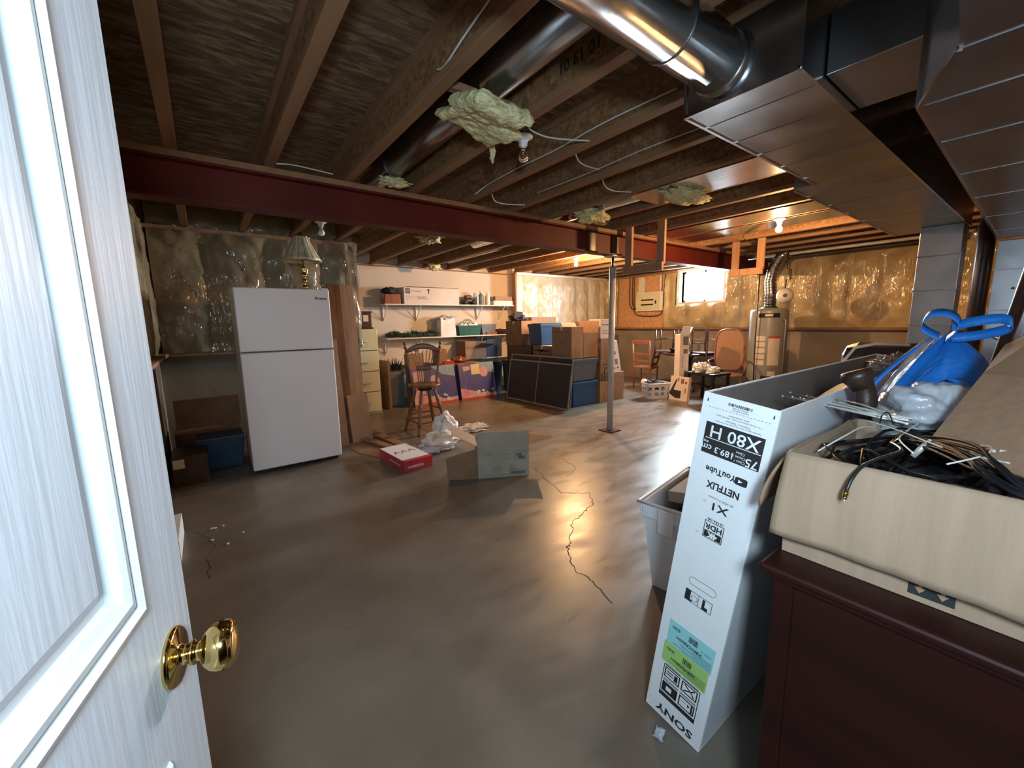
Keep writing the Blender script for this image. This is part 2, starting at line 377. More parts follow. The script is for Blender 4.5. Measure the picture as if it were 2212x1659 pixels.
# back wall, three steps
wb = MB().box(XL-.12, YB, 0, 1.69, YB+.12, 2.69).box(1.57, YB+.12, 0, 1.69, 7.45, 2.69).build('wall_back', W_['concwall'], kind='structure')
insul(wb, (XL+.05, YB-.10, 0), (1,0,0), 2.0, 1.14, 2.40, (0,-1,0), W_['insulshade'], seed=1, pitch=.58, amp=.05, wr=.016)
MB().box(XL, YB-.10, 2.40, 1.69, YB, 2.44).build('top_plate', W_['stud'], wb, world=True)
MB().box(XL, YB-.10, 1.10, 1.69, YB, 1.14).build('bottom_plate', W_['stud'], wb, world=True)
insul(wb, (XL+.05, YB-.03, 0), (1,0,0), 2.0, 2.44, 2.69, (0,-1,0), W_['insulshade'], seed=2, pitch=.5, amp=.03, wr=.02, name='rim_insulation')
MB().box(1.60, YB-.11, 1.16, 1.69, YB, 2.45).build('end_stud', W_['stud'], wb, world=True)
def filmfn(a, b):
    z = 1.13+b*1.30; x = 1.53+.165*a
    return Vector((x+.012*math.sin(b*17+a*3), YB-.125-.012*math.sin(a*9+b*6)-.01*mnoise.noise(Vector((a*4, b*11, 3))), z))
MB().grid(filmfn, 14, 60).build('loose_poly_film', W_['polyfilm'], wb, world=True)
ws = MB().box(1.57, 7.45, 0, 5.60, 7.57, 2.69).build('wall_shelf', W_['drywall'], kind='structure')
MB().box(1.69, 7.435, 2.425, 5.48, 7.45, 2.45).build('top_trim', W_['lumber'], ws, world=True)
wp = MB().box(5.48, 7.25, 0, XW+.2, 7.57, 2.69).build('wall_panel', W_['drywall'], kind='structure')
insul(wp, (5.50, 7.20, 0), (1,0,0), 3.0, 1.0, 2.40, (0,-1,0), W_['insul2'], seed=5, pitch=.42, amp=.06, wr=.02)
MB().box(5.46, 7.12, 0, 5.50, 7.25, 2.45).build('corner_stud', W_['stud'], wp, world=True)
MB().box(5.48, 7.10, 2.40, XW, 7.25, 2.45).build('top_plate', W_['shelf'], wp, world=True)
# window wall : concrete with framed batts above, hole for the window
WY0, WY1, WZ0, WZ1 = 4.14, 5.09, 1.76, 2.41
ww = MB()
for y0, y1, z0, z1 in ((YF-.2, WY0, 0, 2.69), (WY1, 7.3, 0, 2.69), (WY0, WY1, 0, WZ0), (WY0, WY1, WZ1, 2.69)):
    ww.box(XW, y0, z0, XW+.2, y1, z1)
ww = ww.build('wall_window', W_['concwall'], kind='structure')
for i, (y0, y1, z0, z1, pit) in enumerate(((YF, WY0-.06, 1.22, 2.40, .405), (WY1+.06, 5.42, 1.22, 2.40, .40), (WY0-.06, WY1+.06, 1.22, WZ0-.04, .40), (6.72, 7.2, 1.22, 2.40, .40))):
    insul(ww, (XW-.10, y0, 0), (0,1,0), y1-y0, z0, z1, (-1,0,0), W_['insul'], seed=7+i, pitch=pit, amp=.06)
MB().box(XW-.11, YF, 1.18, XW, 7.2, 1.22).build('bottom_plate', W_['lumber'], ww, world=True)
MB().box(XW-.11, YF, 2.40, XW, WY0-.06, 2.45).box(XW-.11, WY1+.06, 2.40, XW, 7.2, 2.45).build('top_plate', W_['lumber'], ww, world=True)
MB().box(XW-.10, 5.42, 1.22, XW, 6.72, 2.42).build('backer_board', W_['osbwall'], ww, world=True)
for y in (5.40, 6.72): MB().box(XW-.12, y, 1.22, XW, y+.06, 2.42).build('stud', W_['stud'], ww, world=True)
# window
win = MB()
win.box(XW-.10, WY0-.06, WZ0-.05, XW+.2, WY1+.06, WZ0).box(XW-.10, WY0-.06, WZ1, XW+.2, WY1+.06, WZ1+.05)
win.box(XW-.10, WY0-.06, WZ0, XW+.2, WY0, WZ1).box(XW-.10, WY1, WZ0, XW+.2, WY1+.06, WZ1)
win = win.build('window_1', W_['shelf'], kind='structure')
f = MB()
for a in ((WY0, WZ0, WY1, WZ0+.04), (WY0, WZ1-.04, WY1, WZ1), (WY0, WZ0, WY0+.04, WZ1), (WY1-.04, WZ0, WY1, WZ1), ((WY0+WY1)/2-.015, WZ0, (WY0+WY1)/2+.015, WZ1)):
    f.box(XW+.08, a[0], a[1], XW+.12, a[2], a[3])
f.build('window_frame', W_['shelf'], win, world=True)
g = bpy.data.materials.new('window_glass'); g.use_nodes = True; gn = g.node_tree; gn.nodes.clear()
go = gn.nodes.new('ShaderNodeOutputMaterial'); gm = gn.nodes.new('ShaderNodeMixShader'); gt = gn.nodes.new('ShaderNodeBsdfTransparent'); gg = gn.nodes.new('ShaderNodeBsdfGlossy')
gg.inputs['Roughness'].default_value = .02; gm.inputs[0].default_value = .06
gn.links.new(gt.outputs[0], gm.inputs[1]); gn.links.new(gg.outputs[0], gm.inputs[2]); gn.links.new(gm.outputs[0], go.inputs[0])
MB().box(XW+.098, WY0+.04, WZ0+.04, XW+.102, WY1-.04, WZ1-.04).build('pane', g, win, world=True)
W_['halldark'] = mat('bounce_cutting_hall_dark', (.06,.06,.065), (.05,.05,.055), .8, bump=.02)  # dark tone picked to cut light bouncing off the unseen hall
# front wall with the doorway the camera stands in
wf = MB().box(XL-.1, YF-.12, 0, -.33, YF, 2.69).box(-.33, YF-.12, 2.08, .80, YF, 2.69).box(.80, YF-.12, 0, XW+.2, YF, 2.69).build('wall_front', W_['stud'], kind='structure')
MB().box(XL-.1, -2.6, 0, XW+.2, -2.5, 2.69).build('wall_hall', W_['halldark'], kind='structure')
MB().box(1.3, -2.5, 0, 1.4, YF-.12, 2.69).build('wall_hall_side', W_['halldark'], kind='structure')
MB().box(XL, -2.5, 2.4, 1.3, YF-.12, 2.45).build('ceiling_hall', W_['halldark'], kind='structure')

# open panel door
th = math.radians(14.7)
DL, DT, DH = .91, .035, 2.03
door = bpy.data.objects.new('door_1', None); COL.objects.link(door); door['kind'] = 'structure'
hx, hy = -.053-DL*math.sin(th), .65-DL*math.cos(th)
door.location = (hx, hy, .01); door.rotation_euler = (0, 0, -th); WM[door.name] = TR(hx, hy, .01) @ RZ(-th)
# local: y along the door (hinge 0 -> free edge DL), visible face at x=0, body x<0
PY = [(.105, .405), (.505, DL-.105)]
PZ = [(.20, .91), (1.094, 1.93)]
slab = MB()
ys = [0, .105, .405, .505, DL-.105, DL]; zs = [0, .20, .91, 1.094, 1.93, DH]
for i in range(5):
    for j in range(5):
        if i in (1, 3) and j in (1, 3): continue
        slab.box(-DT, ys[i], zs[j], 0, ys[i+1], zs[j+1])
slab.build('slab', W_['doorwhite'], door)
def mould(y0, y1, z0, z1):
    prof = [(0,0),(.004,.003),(.006,.009),(.002,.014),(-.001,.016),(.003,.020),(.004,.027),(.001,.033),(-.006,.037),(-.010,.042),(-.011,.048)]
    mb = MB(); n = len(prof); vs = []
    for h, d in prof: vs += [(h, y0+d, z0+d), (h, y1-d, z0+d), (h, y1-d, z1-d), (h, y0+d, z1-d)]
    fs = []
    for i in range(n-1):
        for k in range(4): fs.append((i*4+k, i*4+(k+1) % 4, (i+1)*4+(k+1) % 4, (i+1)*4+k))
    mb.add(vs, fs); mb.build('panel_moulding', W_['mouldpaint'], door)
    d = .048; e = .016
    pb = MB(); pb.add([(-.011, y0+d, z0+d),(-.011, y1-d, z0+d),(-.011, y1-d, z1-d),(-.011, y0+d, z1-d),
                       (-.002, y0+d+e, z0+d+e),(-.002, y1-d-e, z0+d+e),(-.002, y1-d-e, z1-d-e),(-.002, y0+d+e, z1-d-e),
                       (-.03, y0, z0),(-.03, y1, z0),(-.03, y1, z1),(-.03, y0, z1)],
                      [(4,5,6,7),(0,1,5,4),(1,2,6,5),(2,3,7,6),(3,0,4,7),(8,11,10,9)])
    pb.build('raised_panel', W_['doorwhite'], door)
W_['mouldpaint'] = mat('smooth_door_paint', (.45,.49,.52), (.445,.485,.515), .32, bump=.02)
for z0, z1 in PZ:
    for y0, y1 in PY: mould(y0, y1, z0, z1)
kz, ky = 1.003, DL-.060
kn = MB()
prof = [(.034,0),(.034,.003),(.031,.006),(.014,.007),(.011,.011),(.011,.018),(.014,.019),(.014,.022),(.011,.023),(.011,.028),(.0135,.030)]
kn.lathe(prof, n=40, m=TR(0, ky, kz) @ RY(PI/2))
kn.build('knob_rosette', W_['brass'], door)
kb = [(.0135,.029),(.020,.033),(.0255,.039),(.028,.046),(.0285,.052),(.027,.058),(.024,.062),(.021,.064),(.017,.0645),(.011,.066),(.004,.0665)]
MB().lathe(kb, n=40, m=TR(0, ky, kz) @ RY(PI/2)).build('door_knob', W_['brass'], door)
MB().box(-.030, DL-.001, kz-.03, -.006, DL+.0015, kz+.03).build('latch_plate', W_['brass'], door)

# ------------------------------------------------------------------ steel beam and posts
bm = thing('steel_beam', 'long dark red painted steel I-beam carrying the joists across the room', 'beam', (4.0, 3.35, 2.17))
MB().box(XL, 3.28, 2.17, XW-.02, 3.42, 2.185).box(XL, 3.28, 2.395, XW-.02, 3.42, 2.41).box(XL, 3.343, 2.185, XW-.02, 3.357, 2.395).build('i_section', W_['beam'], bm, world=True)
for x in (3.60, 4.02): MB().box(x, 3.335, 2.187, x+.13, 3.342, 2.393).build('splice_plate', W_['walnut'], bm, world=True)
tag(MB().box(XL, 3.28, 2.411, XW-.02, 3.42, 2.449).build('sill_plate', W_['lumber'], bevel=.002), 'flat wooden plate lying along the top of the red steel beam', 'wood plate')
po = thing('support_post', 'grey round steel support post standing under the red beam', 'post', (4.054, 3.346, 0))
MB().tube([(0,0,.012),(0,0,2.04)], .038, 24).build('lower_tube', W_['post'], po)
MB().tube([(0,0,2.03),(0,0,2.155)], .014, 12).build('jack_screw', W_['black'], po)
MB().box(-.08,-.07,2.155,.08,.07,2.168).build('top_plate', W_['post'], po)
MB().box(-.10,-.10,0,.10,.10,.012).build('base_plate', W_['walnut'], po)
for z in (1.50, 1.36): MB().tube([(-.045,-.01,z),(.045,.01,z)], .006, 6).build('pin', W_['black'], po)

# ------------------------------------------------------------------ ducts
d1 = thing('supply_duct', 'long rectangular galvanised trunk duct hung under the joists', 'duct', (3.6, .85, 2.2))
MB().box(1.64, .60, 2.20, 3.10, 1.00, 2.445).build('duct_section', W_['zinc'], d1, world=True, bevel=.003)
MB().box(3.10, .60, 2.20, 5.75, 1.12, 2.445).build('duct_section', W_['zincdull'], d1, world=True, bevel=.003)
for i, x in enumerate((1.80, 2.05, 2.30, 2.58, 2.9, 3.35, 3.75, 4.15, 4.6, 5.1)):
    y1 = 1.0 if x < 3.1 else 1.12
    MB().box(x, .598, 2.1975, x+.006, y1+.002, 2.2005).build('cross_seam', W_['zinc'], d1, world=True)
MB().bar((1.64,1.0,2.20),(3.10,1.0,2.20), .012, .012).bar((1.64,.60,2.20),(5.75,.60,2.20), .012, .012).bar((3.10,1.12,2.20),(5.75,1.12,2.20), .012,.012).bar((1.64,1.0,2.20),(1.64,.60,2.20),.012,.012).bar((1.64,1.0,2.20),(1.64,1.0,2.445),.012,.012).bar((1.64,.6,2.20),(1.64,.6,2.445),.012,.012).build('corner_flange', W_['zinc'], d1, world=True)
dr = MB().tube([(1.64,.86,2.325),(1.35,.86,2.325),(-.35,.86,2.325)], .098, 32)
dr = thing('round_branch_duct', 'shiny round galvanised duct running from the trunk duct end', 'duct', (1.0,.86,2.22))
MB().tube([(1.60,.86,2.325),(-.36,.86,2.325)], .098, 36).build('pipe', W_['foil'], dr, world=True)
MB().tube([(1.645,.86,2.325),(1.625,.86,2.325),(1.60,.86,2.325)], [.118,.108,.102], 36).build('collar', W_['zinc'], dr, world=True)
MB().tube([(1.30,.86,2.325),(1.29,.86,2.325)], .102, 36).build('joint_ring', W_['zinc'], dr, world=True)
def bay_pipe(x, y0, y1, r, label, m='zincdull', z=2.56):
    t = thing('joist_bay_duct', label, 'duct', (x, (y0+y1)/2, z-r))
    MB().tube([(x,y0,z),(x,y1,z)], r, 28).build('pipe', W_[m], t, world=True)
    for y in (y0+(y1-y0)*.45, y0+(y1-y0)*.8): MB().tube([(x,y,z),(x,y+.012,z)], r+.004, 28).build('joint_ring', W_[m], t, world=True)
bay_pipe(1.25, .90, 3.6, .085, 'round metal duct between joists above the loose yellow insulation', 'zinc')
bay_pipe(3.26, 1.14, 5.2, .085, 'round metal duct between joists beside the long trunk duct', 'foil', z=2.545)
bay_pipe(3.76, 5.3, 6.9, .07, 'pale round duct between joists in front of the shelf wall', 'wire')
tag(MB().box(3.03,1.13,2.441,3.48,2.35,2.446).build('joist_panning_sheet', W_['foil']), 'bright sheet metal panel closing the joist bay beside the trunk duct', 'sheet metal')
tag(MB().box(4.58,1.10,2.441,5.00,3.26,2.446).build('joist_panning_sheet', W_['foil']), 'sheet metal panel under the joists next to the lit bare bulb', 'sheet metal')
tag(MB().box(5.09,1.13,2.441,5.50,3.26,2.446).build('joist_panning_sheet', W_['foil']), 'sheet metal panel under the joists behind the lit bare bulb', 'sheet metal')
d2 = thing('return_duct', 'wide dark sheet metal return duct over the right side', 'duct', (3.5, .15, 1.98))
def d2prism(pts, z0, z1): return MB().prism(pts, 'z', z0, z1)
d2prism([(.55,-.07),(.55,.12),(1.36,.20),(1.45,.21),(1.74,.32),(5.25,.39),(5.25,-.07)], 2.0, 2.445).build('duct_body', W_['zincdull'], d2, world=True)
for x, y in ((1.45,.21),(1.74,.32),(2.15,.33),(2.7,.34),(3.3,.35),(4.0,.36),(4.7,.375)):
    MB().box(x, -.07, 1.9982, x+.005, y, 2.0005).build('cross_seam', W_['zincdull'], d2, world=True)
MB().bar((1.45,.21,2.0),(1.74,.32,2.0),.012,.012).bar((1.74,.32,2.0),(5.25,.39,2.0),.012,.012).bar((1.74,.322,2.0),(1.74,.322,2.44),.012,.012).build('corner_flange', W_['zinc'], d2, world=True)
MB().box(1.85,.30,2.24,2.25,.595,2.44).build('crossover_duct', W_['zincdull'], d2, world=True, bevel=.002)
dv = thing('duct_drop', 'vertical galvanised duct dropping from the far end of the trunk', 'duct', (5.6,.74,0))
MB().box(5.46,.61,.02,5.74,.89,2.20).build('duct_section', W_['zincdull'], dv, world=True, bevel=.004)
for z in (.5,.9,1.3,1.62,1.93): MB().box(5.455,.605,z,5.745,.895,z+.01).build('joint_seam', W_['zinc'], dv, world=True)
fu = thing('furnace_plenum', 'sheet metal furnace plenum standing at the right edge', 'furnace', (5.6,.16,0))
MB().box(5.30,-.06,.9,5.9,.39,1.99).build('plenum', W_['zinc'], fu, world=True, bevel=.004)
MB().box(5.28,-.065,0,5.95,.40,.9).build('cabinet', W_['cream'], fu, world=True, bevel=.006)
for z in (1.2,1.42,1.75): MB().box(5.294,-.062,z,5.906,.394,z+.012).build('joint_seam', W_['zincdull'], fu, world=True)
for y in (.28,.24): MB().tube([(5.297,y,1.60),(5.292,y-.015,1.603)], .008, 8).build('hole', W_['black'], fu, world=True)
fp = thing('elbow_pipe', 'short dark metal flue pipe bending beside the duct drop', 'pipe', (5.9,.52,0))
MB().tube([(6.3,.52,2.34),(6.1,.52,2.30),(5.98,.52,2.20),(5.95,.51,2.05),(5.95,.51,.0)], .06, 20).build('pipe', W_['walnut'], fp, world=True)
MB().tube([(6.35,.60,2.18),(6.15,.56,2.18),(6.02,.52,2.17)], .062, 20).build('elbow', W_['foil'], fp, world=True)
gp = thing('gas_pipe', 'thin grey pipe running under the joists near the window wall', 'pipe', (7.5,2.1,2.40))
MB().tube([(7.6,.3,2.40),(7.6,4.0,2.40)], .022, 10).build('pipe', W_['post'], gp, world=True)

# ------------------------------------------------------------------ lights on the ceiling
def fixture(x, y, label, lit, clear=False, zb=2.45, group=None, bm_='bulb'):
    t = thing('ceiling_lamp_holder', label, 'light', (x, y, zb), group=group)
    MB().lathe([(.045,0),(.045,-.012)], n=20).build('junction_box', W_['zincdull'], t)
    MB().lathe([(.055,-.012),(.056,-.020),(.040,-.026),(.026,-.040),(.024,-.062)], n=28).build('porcelain_base', W_['porcelain'], t)
    pr = [(.013,-.062),(.014,-.078),(.018,-.088),(.027,-.103),(.030,-.118),(.028,-.132),(.019,-.144),(.004,-.149)]
    m = W_[bm_] if lit else (W_['glass'] if clear else W_['porcelain'])
    MB().lathe(pr, n=24).build('bulb', m, t)
    if clear: MB().tube([(0,0,-.06),(0,0,-.10)], .004, 6).build('filament', W_['silver'], t)
    return t
fixture(5.04, 1.93, 'lit bare bulb in a porcelain holder near the trunk duct', True)
fixture(5.09, 4.97, 'lit bare bulb in a porcelain holder beyond the red beam', True, bm_='bulb2')
fx = fixture(1.565, 1.95, 'unlit clear bulb in a white porcelain holder beside the yellow insulation', False, True)
fixture(1.07, 4.62, 'unlit white bulb in a holder above the fridge', False)
def cable(name, pts, label, r=.0045, m='wire', cat='cable', flat=1):
    # smooth the polyline with a Catmull-Rom spline
    P = [Vector(p) for p in pts]; out = []
    for i in range(len(P)-1):
        p0 = P[max(i-1,0)]; p1 = P[i]; p2 = P[i+1]; p3 = P[min(i+2, len(P)-1)]
        for k in range(6):
            t = k/6; out.append(.5*((2*p1)+(p2-p0)*t+(2*p0-5*p1+4*p2-p3)*t*t+(3*p1-p0-3*p2+p3)*t**3))
    out.append(P[-1])
    mb = MB().tube(out, r, 8, flat=flat)
    return tag(mb.build(name, W_[m]), label, cat) if label else mb
cable('electric_cable', [(.958,1.02,2.60),(.958,1.25,2.57),(.958,1.36,2.56),(.955,1.55,2.53),(.955,1.72,2.50),(.958,1.80,2.52)], 'white cable stapled down the joist left of the yellow insulation')
cable('electric_cable', [(1.53,1.83,2.455),(1.56,1.88,2.45),(1.68,1.88,2.44),(1.82,1.83,2.44),(1.95,1.80,2.455)], 'white cable leaving the unlit clear bulb to the right')
cable('electric_cable', [(1.54,1.98,2.45),(1.50,1.98,2.45),(1.47,1.99,2.45),(1.44,1.99,2.455)], 'short white cable stub left of the unlit clear bulb')
cable('electric_cable', [(1.965,1.25,2.51),(1.962,1.7,2.52),(1.962,2.1,2.505),(1.962,2.5,2.51),(1.962,2.9,2.50),(1.90,3.0,2.44)], 'long white cable clipped along a joist web behind the bulb')
cable('electric_cable', [(2.47,1.35,2.51),(2.47,1.8,2.52),(2.47,2.3,2.51),(2.47,2.9,2.515)], 'grey white cable along the next joist to the right', .004)
cable('electric_cable', [(2.02,1.98,2.447),(2.10,2.02,2.43),(2.22,2.04,2.43),(2.34,2.06,2.447)], 'short white cable hanging across one joist bay')
cable('electric_cable', [(2.53,2.20,2.447),(2.62,2.24,2.42),(2.78,2.28,2.43),(2.95,2.26,2.447)], 'white cable dipping between joists near the middle')
cable('electric_cable', [(2.03,2.95,2.447),(2.12,3.02,2.42),(2.28,3.05,2.43),(2.45,3.04,2.447)], 'white cable dipping just before the red beam')
cable('electric_cable', [(.50,3.20,2.452),(.60,3.22,2.47),(.75,3.22,2.465),(.85,3.20,2.452)], 'pale cable lying on the plate over the red beam')
cable('electric_cable', [(5.06,2.05,2.435),(5.30,2.3,2.43),(5.7,2.6,2.44),(6.3,2.75,2.435)], 'brown cable running from the lit bulb toward the window wall', .004, 'walnut')

def wool(name, c, r, label, seed, amp=.3, extra=None):
    mb = MB().blob(c, r, seed, amp, 3.2, 34, 20)
    for q in (extra or []): mb.blob(q[0], q[1], seed+9, .35, 4, 20, 12)
    return tag(mb.build(name, W_['wool']), label, 'insulation')
def batt(c, L, Wd, T, rot, seed, mb):
    m = TR(*c) @ rot
    def side(sgn):
        def fn(u, v):
            x = (u-.5)*L*(1+.05*mnoise.noise(Vector((0, v*6, seed)))); y = (v-.5)*Wd*(1+.10*mnoise.noise(Vector((u*5, seed, 1))))
            e = min(1, min(u, 1-u, v, 1-v)*9)**.5
            z = sgn*(T/2)*e+.012*mnoise.noise(Vector((u*7, v*7, seed)))+.004*mnoise.noise(Vector((u*30, v*30, seed)))
            z += -.03*(u-.5)**2*4 + .02*math.sin(u*5+seed)
            return m @ Vector((x, y, z))
        return fn
    mb.grid(side(1), 40, 24); mb.grid(side(-1), 40, 24)
    return mb
ib = MB()
batt((1.20,1.83,2.385), .37, .27, .06, RZ(.10) @ RX(.18) @ RY(.03), 1, ib)
batt((1.17,1.68,2.375), .34, .24, .075, RZ(.06) @ RX(.30) @ RY(.0), 2, ib)
ib.blob((1.40,2.02,2.35),(.015,.02,.05), 3, .4, 6, 12, 10)
tag(ib.build('insulation_batt', W_['wool']), 'pale yellow insulation batt stuffed between joists beside the unlit bulb', 'insulation')
wool('insulation_tuft', (3.38,2.02,2.43), (.26,.12,.05), 'torn insulation piece under the shiny joist bay duct', 4)
wool('insulation_tuft', (3.22,2.93,2.44), (.18,.12,.06), 'insulation wad hanging over the red beam by the duct', 5)
wool('insulation_tuft', (3.50,6.98,2.43), (.10,.05,.065), 'yellow insulation wad against the top of the shelf wall', 6, .4)
wool('insulation_tuft', (3.62,3.22,2.50), (.14,.05,.04), 'small yellow insulation strip above the beam left of the post', 14, .4)
wool('insulation_tuft', (5.85,4.4,2.42), (.12,.06,.045), 'pale insulation wad beyond the beam right of the post', 8, .4)
wool('insulation_tuft', (6.15,3.85,2.42), (.12,.05,.04), 'pale insulation wad seen through the hanging wood frame', 9, .4)
wool('insulation_tuft', (2.30,4.70,2.42), (.12,.07,.05), 'insulation scrap between joists just beyond the beam', 11, .4)
wool('insulation_tuft', (1.28,3.17,2.47), (.10,.06,.03), 'insulation scrap at the beam end of the joist bay duct', 12, .4)

# ------------------------------------------------------------------ hanging wooden frames
def hang(x, y0, y1, zb, label):
    t = thing('hanging_frame', label, 'wood frame', (x, (y0+y1)/2, zb))
    for y in (y0, y1): MB().box(x-.019, y-.045, zb+.05, x+.019, y+.045, 2.60).build('hanger_stud', W_['stud'], t, world=True, bevel=.002)
    MB().box(x-.058, y0-.05, zb-.02, x-.020, y1+.05, zb+.07).build('bottom_rail', W_['stud'], t, world=True, bevel=.002)
hang(4.16, 2.76, 3.19, 1.96, 'U-shaped wooden frame hanging before the beam beside the steel post')
hang(6.10, 2.53, 2.86, 2.00, 'U-shaped wooden frame hanging between the window and the water heater')
# ------------------------------------------------------------------ box helpers
def rects(mb, face, items, eps=.0012, m=None):
    """thin printed patches; face: ('x'|'y'|'z', coordinate, sign); items: (a0,b0,a1,b1)"""
    ax, c, sg = face
    for a0, b0, a1, b1 in items:
        lo, hi = sorted((c, c+sg*eps))
        if ax == 'x': mb.box(lo, a0, b0, hi, a1, b1, m)
        elif ax == 'y': mb.box(a0, lo, b0, a1, hi, b1, m)
        else: mb.box(a0, b0, lo, a1, b1, hi, m)
    return mb
def FM(face_axis, c, sg, a, b, flip=False):
    """matrix placing text (x right, y up) on a vertical face seen from outside"""
    if face_axis == 'y' and sg < 0: m = Matrix(((1,0,0,a),(0,0,-1,c-.0015),(0,1,0,b),(0,0,0,1)))
    elif face_axis == 'x' and sg < 0: m = Matrix(((0,0,-1,c-.0015),(-1,0,0,a),(0,1,0,b),(0,0,0,1)))
    elif face_axis == 'z': m = Matrix(((1,0,0,a),(0,1,0,b),(0,0,1,c+.0015),(0,0,0,1)))
    return m @ RZ(PI) if flip else m
def closed_box(name, label, cat, x0, y0, z0, x1, y1, z1, m, prints=None, group=None, rz=0, bevel=.003, printmat='ink', tape=True):
    cx, cy = (x0+x1)/2, (y0+y1)/2
    t = thing(name, label, cat, (cx, cy, z0), (0,0,rz), group)
    a, b, h = (x1-x0)/2, (y1-y0)/2, z1-z0
    MB().box(-a,-b,0,a,b,h).build('body', W_[m], t, bevel=bevel)
    if tape: MB().box(-a-.0006,-.025,h-.06,a+.0006,.025,h+.0008).build('tape', W_['paper'], t)
    if prints:
        mb = MB(); prints(mb, a, b, h)
        mb.build('printing', W_[printmat], t)
    return t
def open_box(name, label, cat, loc, w, d, h, m, rz=0, flaps=(), inner=None, group=None, th=.005, rot=None):
    t = thing(name, label, cat, loc, rot or (0,0,rz), group)
    mb = MB()
    mb.box(-w/2,-d/2,0,w/2,d/2,th).box(-w/2,-d/2,th,w/2,-d/2+th,h).box(-w/2,d/2-th,th,w/2,d/2,h).box(-w/2,-d/2+th,th,-w/2+th,d/2-th,h).box(w/2-th,-d/2+th,th,w/2,d/2-th,h)
    mb.build('body', W_[m], t)
    for side, ln, ang in flaps:          # ang: 0 = upright, 90 = flat outwards, 170 = hanging down outside
        a = math.radians(ang); dx, dz = math.sin(a)*ln, math.cos(a)*ln; e = .004
        if side == 'f': q = [(-w/2,-d/2-e,h),(w/2,-d/2-e,h),(w/2,-d/2-e-dx,h+dz),(-w/2,-d/2-e-dx,h+dz)]
        if side == 'b': q = [(-w/2,d/2+e,h),(w/2,d/2+e,h),(w/2,d/2+e+dx,h+dz),(-w/2,d/2+e+dx,h+dz)]
        if side == 'l': q = [(-w/2-e,-d/2,h),(-w/2-e,d/2,h),(-w/2-e-dx,d/2,h+dz),(-w/2-e-dx,-d/2,h+dz)]
        if side == 'r': q = [(w/2+e,-d/2,h),(w/2+e,d/2,h),(w/2+e+dx,d/2,h+dz),(w/2+e+dx,-d/2,h+dz)]
        MB().sheet(q, .004).build('flap', W_[inner or m], t)
    return t
def tote(name, label, loc, w, d, h, m, lid=None, group=None, rz=0, lidh=.035):
    t = thing(name, label, 'storage tote', loc, (0,0,rz), group)
    MB().frus((0,0,0), w*.86, d*.86, w*.97, d*.97, h-lidh).build('body', W_[m], t, bevel=.012)
    MB().frus((0,0,h-lidh-.03), w*.985, d*.985, w*.99, d*.99, .03).build('rim', W_[m], t, bevel=.004)
    l = MB().frus((0,0,h-lidh), w, d, w*.98, d*.98, lidh*.7).box(-w*.4,-d*.38,h-lidh*.3,w*.4,d*.38,h)
    l.build('lid', W_[lid or m], t, bevel=.004)
    return t

# ------------------------------------------------------------------ fridge and lamp
fr = thing('refrigerator', 'tall white top-freezer refrigerator standing in front of the insulated wall', 'refrigerator', (.65, 4.43, 0))
MB().box(-.395,.06,.03,.395,.70,1.735).build('cabinet', W_['white'], fr, bevel=.006)
MB().box(-.40,0,1.172,.40,.058,1.752).build('freezer_door', W_['white'], fr, bevel=.010)
MB().box(-.40,0,.045,.40,.058,1.160).build('fridge_door', W_['white'], fr, bevel=.010)
MB().box(-.39,.058,.05,.39,.063,1.74).build('door_gasket', W_['oak'], fr)
MB().box(-.37,.05,.005,.37,.07,.05).box(-.36,.1,0,-.32,.66,.03).box(.32,.1,0,.36,.66,.03).build('base_grille', W_['black'], fr)
MB().box(.33,.005,1.735,.39,.075,1.765).build('top_hinge', W_['whitecard'], fr, bevel=.002)
MB().box(.29,-.004,1.158,.40,.05,1.172).build('middle_hinge', W_['alu'], fr, bevel=.002)
MB().box(-.395,-.012,1.176,-.25,0,1.182).box(-.395,-.012,1.148,-.25,0,1.154).build('handle_pull', W_['white'], fr, bevel=.002)
MB().text('Amana', .036, FM('y', 0, -1, .315, 1.665), bold=.001, sx=1.1).build('badge', W_['ink'], fr)
lp = thing('table_lamp', 'table lamp with scalloped glass shade and turned brass stem standing on the refrigerator', 'lamp', (.90, 4.78, 1.735))
MB().lathe([(.065,0),(.06,.012),(.03,.02),(.016,.035),(.026,.05),(.028,.07),(.014,.085),(.014,.10),(.028,.115),(.03,.13),(.016,.15),(.022,.165),(.032,.18),(.026,.20),(.012,.215),(.024,.235),(.026,.26),(.010,.28),(.008,.34),(.008,.54)], n=20).build('stem', W_['brassold'] if 'brassold' in W_ else W_['brass'], lp)
sh = MB(); n = 16
def shade(u, v):
    t = 2*PI*u; r = .075+.105*(v**1.25); sc = (.5+.5*abs(math.sin(8*t/2)))
    z = .56-.225*v-(.018*sc if v > .93 else 0)
    r *= 1+.02*abs(math.sin(8*t))
    return (r*math.cos(t), r*math.sin(t), z)
sh.grid(shade, 64, 12).build('lamp_shade', W_['quilt'], lp, solid=.003)
rb = MB()
for k in range(n):
    t = 2*PI*k/n
    rb.tube([((.077+.105*(v/6)**1.25)*math.cos(t), (.077+.105*(v/6)**1.25)*math.sin(t), .56-.225*v/6) for v in range(7)], .0018, 5)
rb.build('shade_rib', W_['walnut'], lp)
MB().lathe([(.076,.555),(.074,.575),(.02,.585),(.012,.61)], n=20).build('shade_cap', W_['brass'], lp)

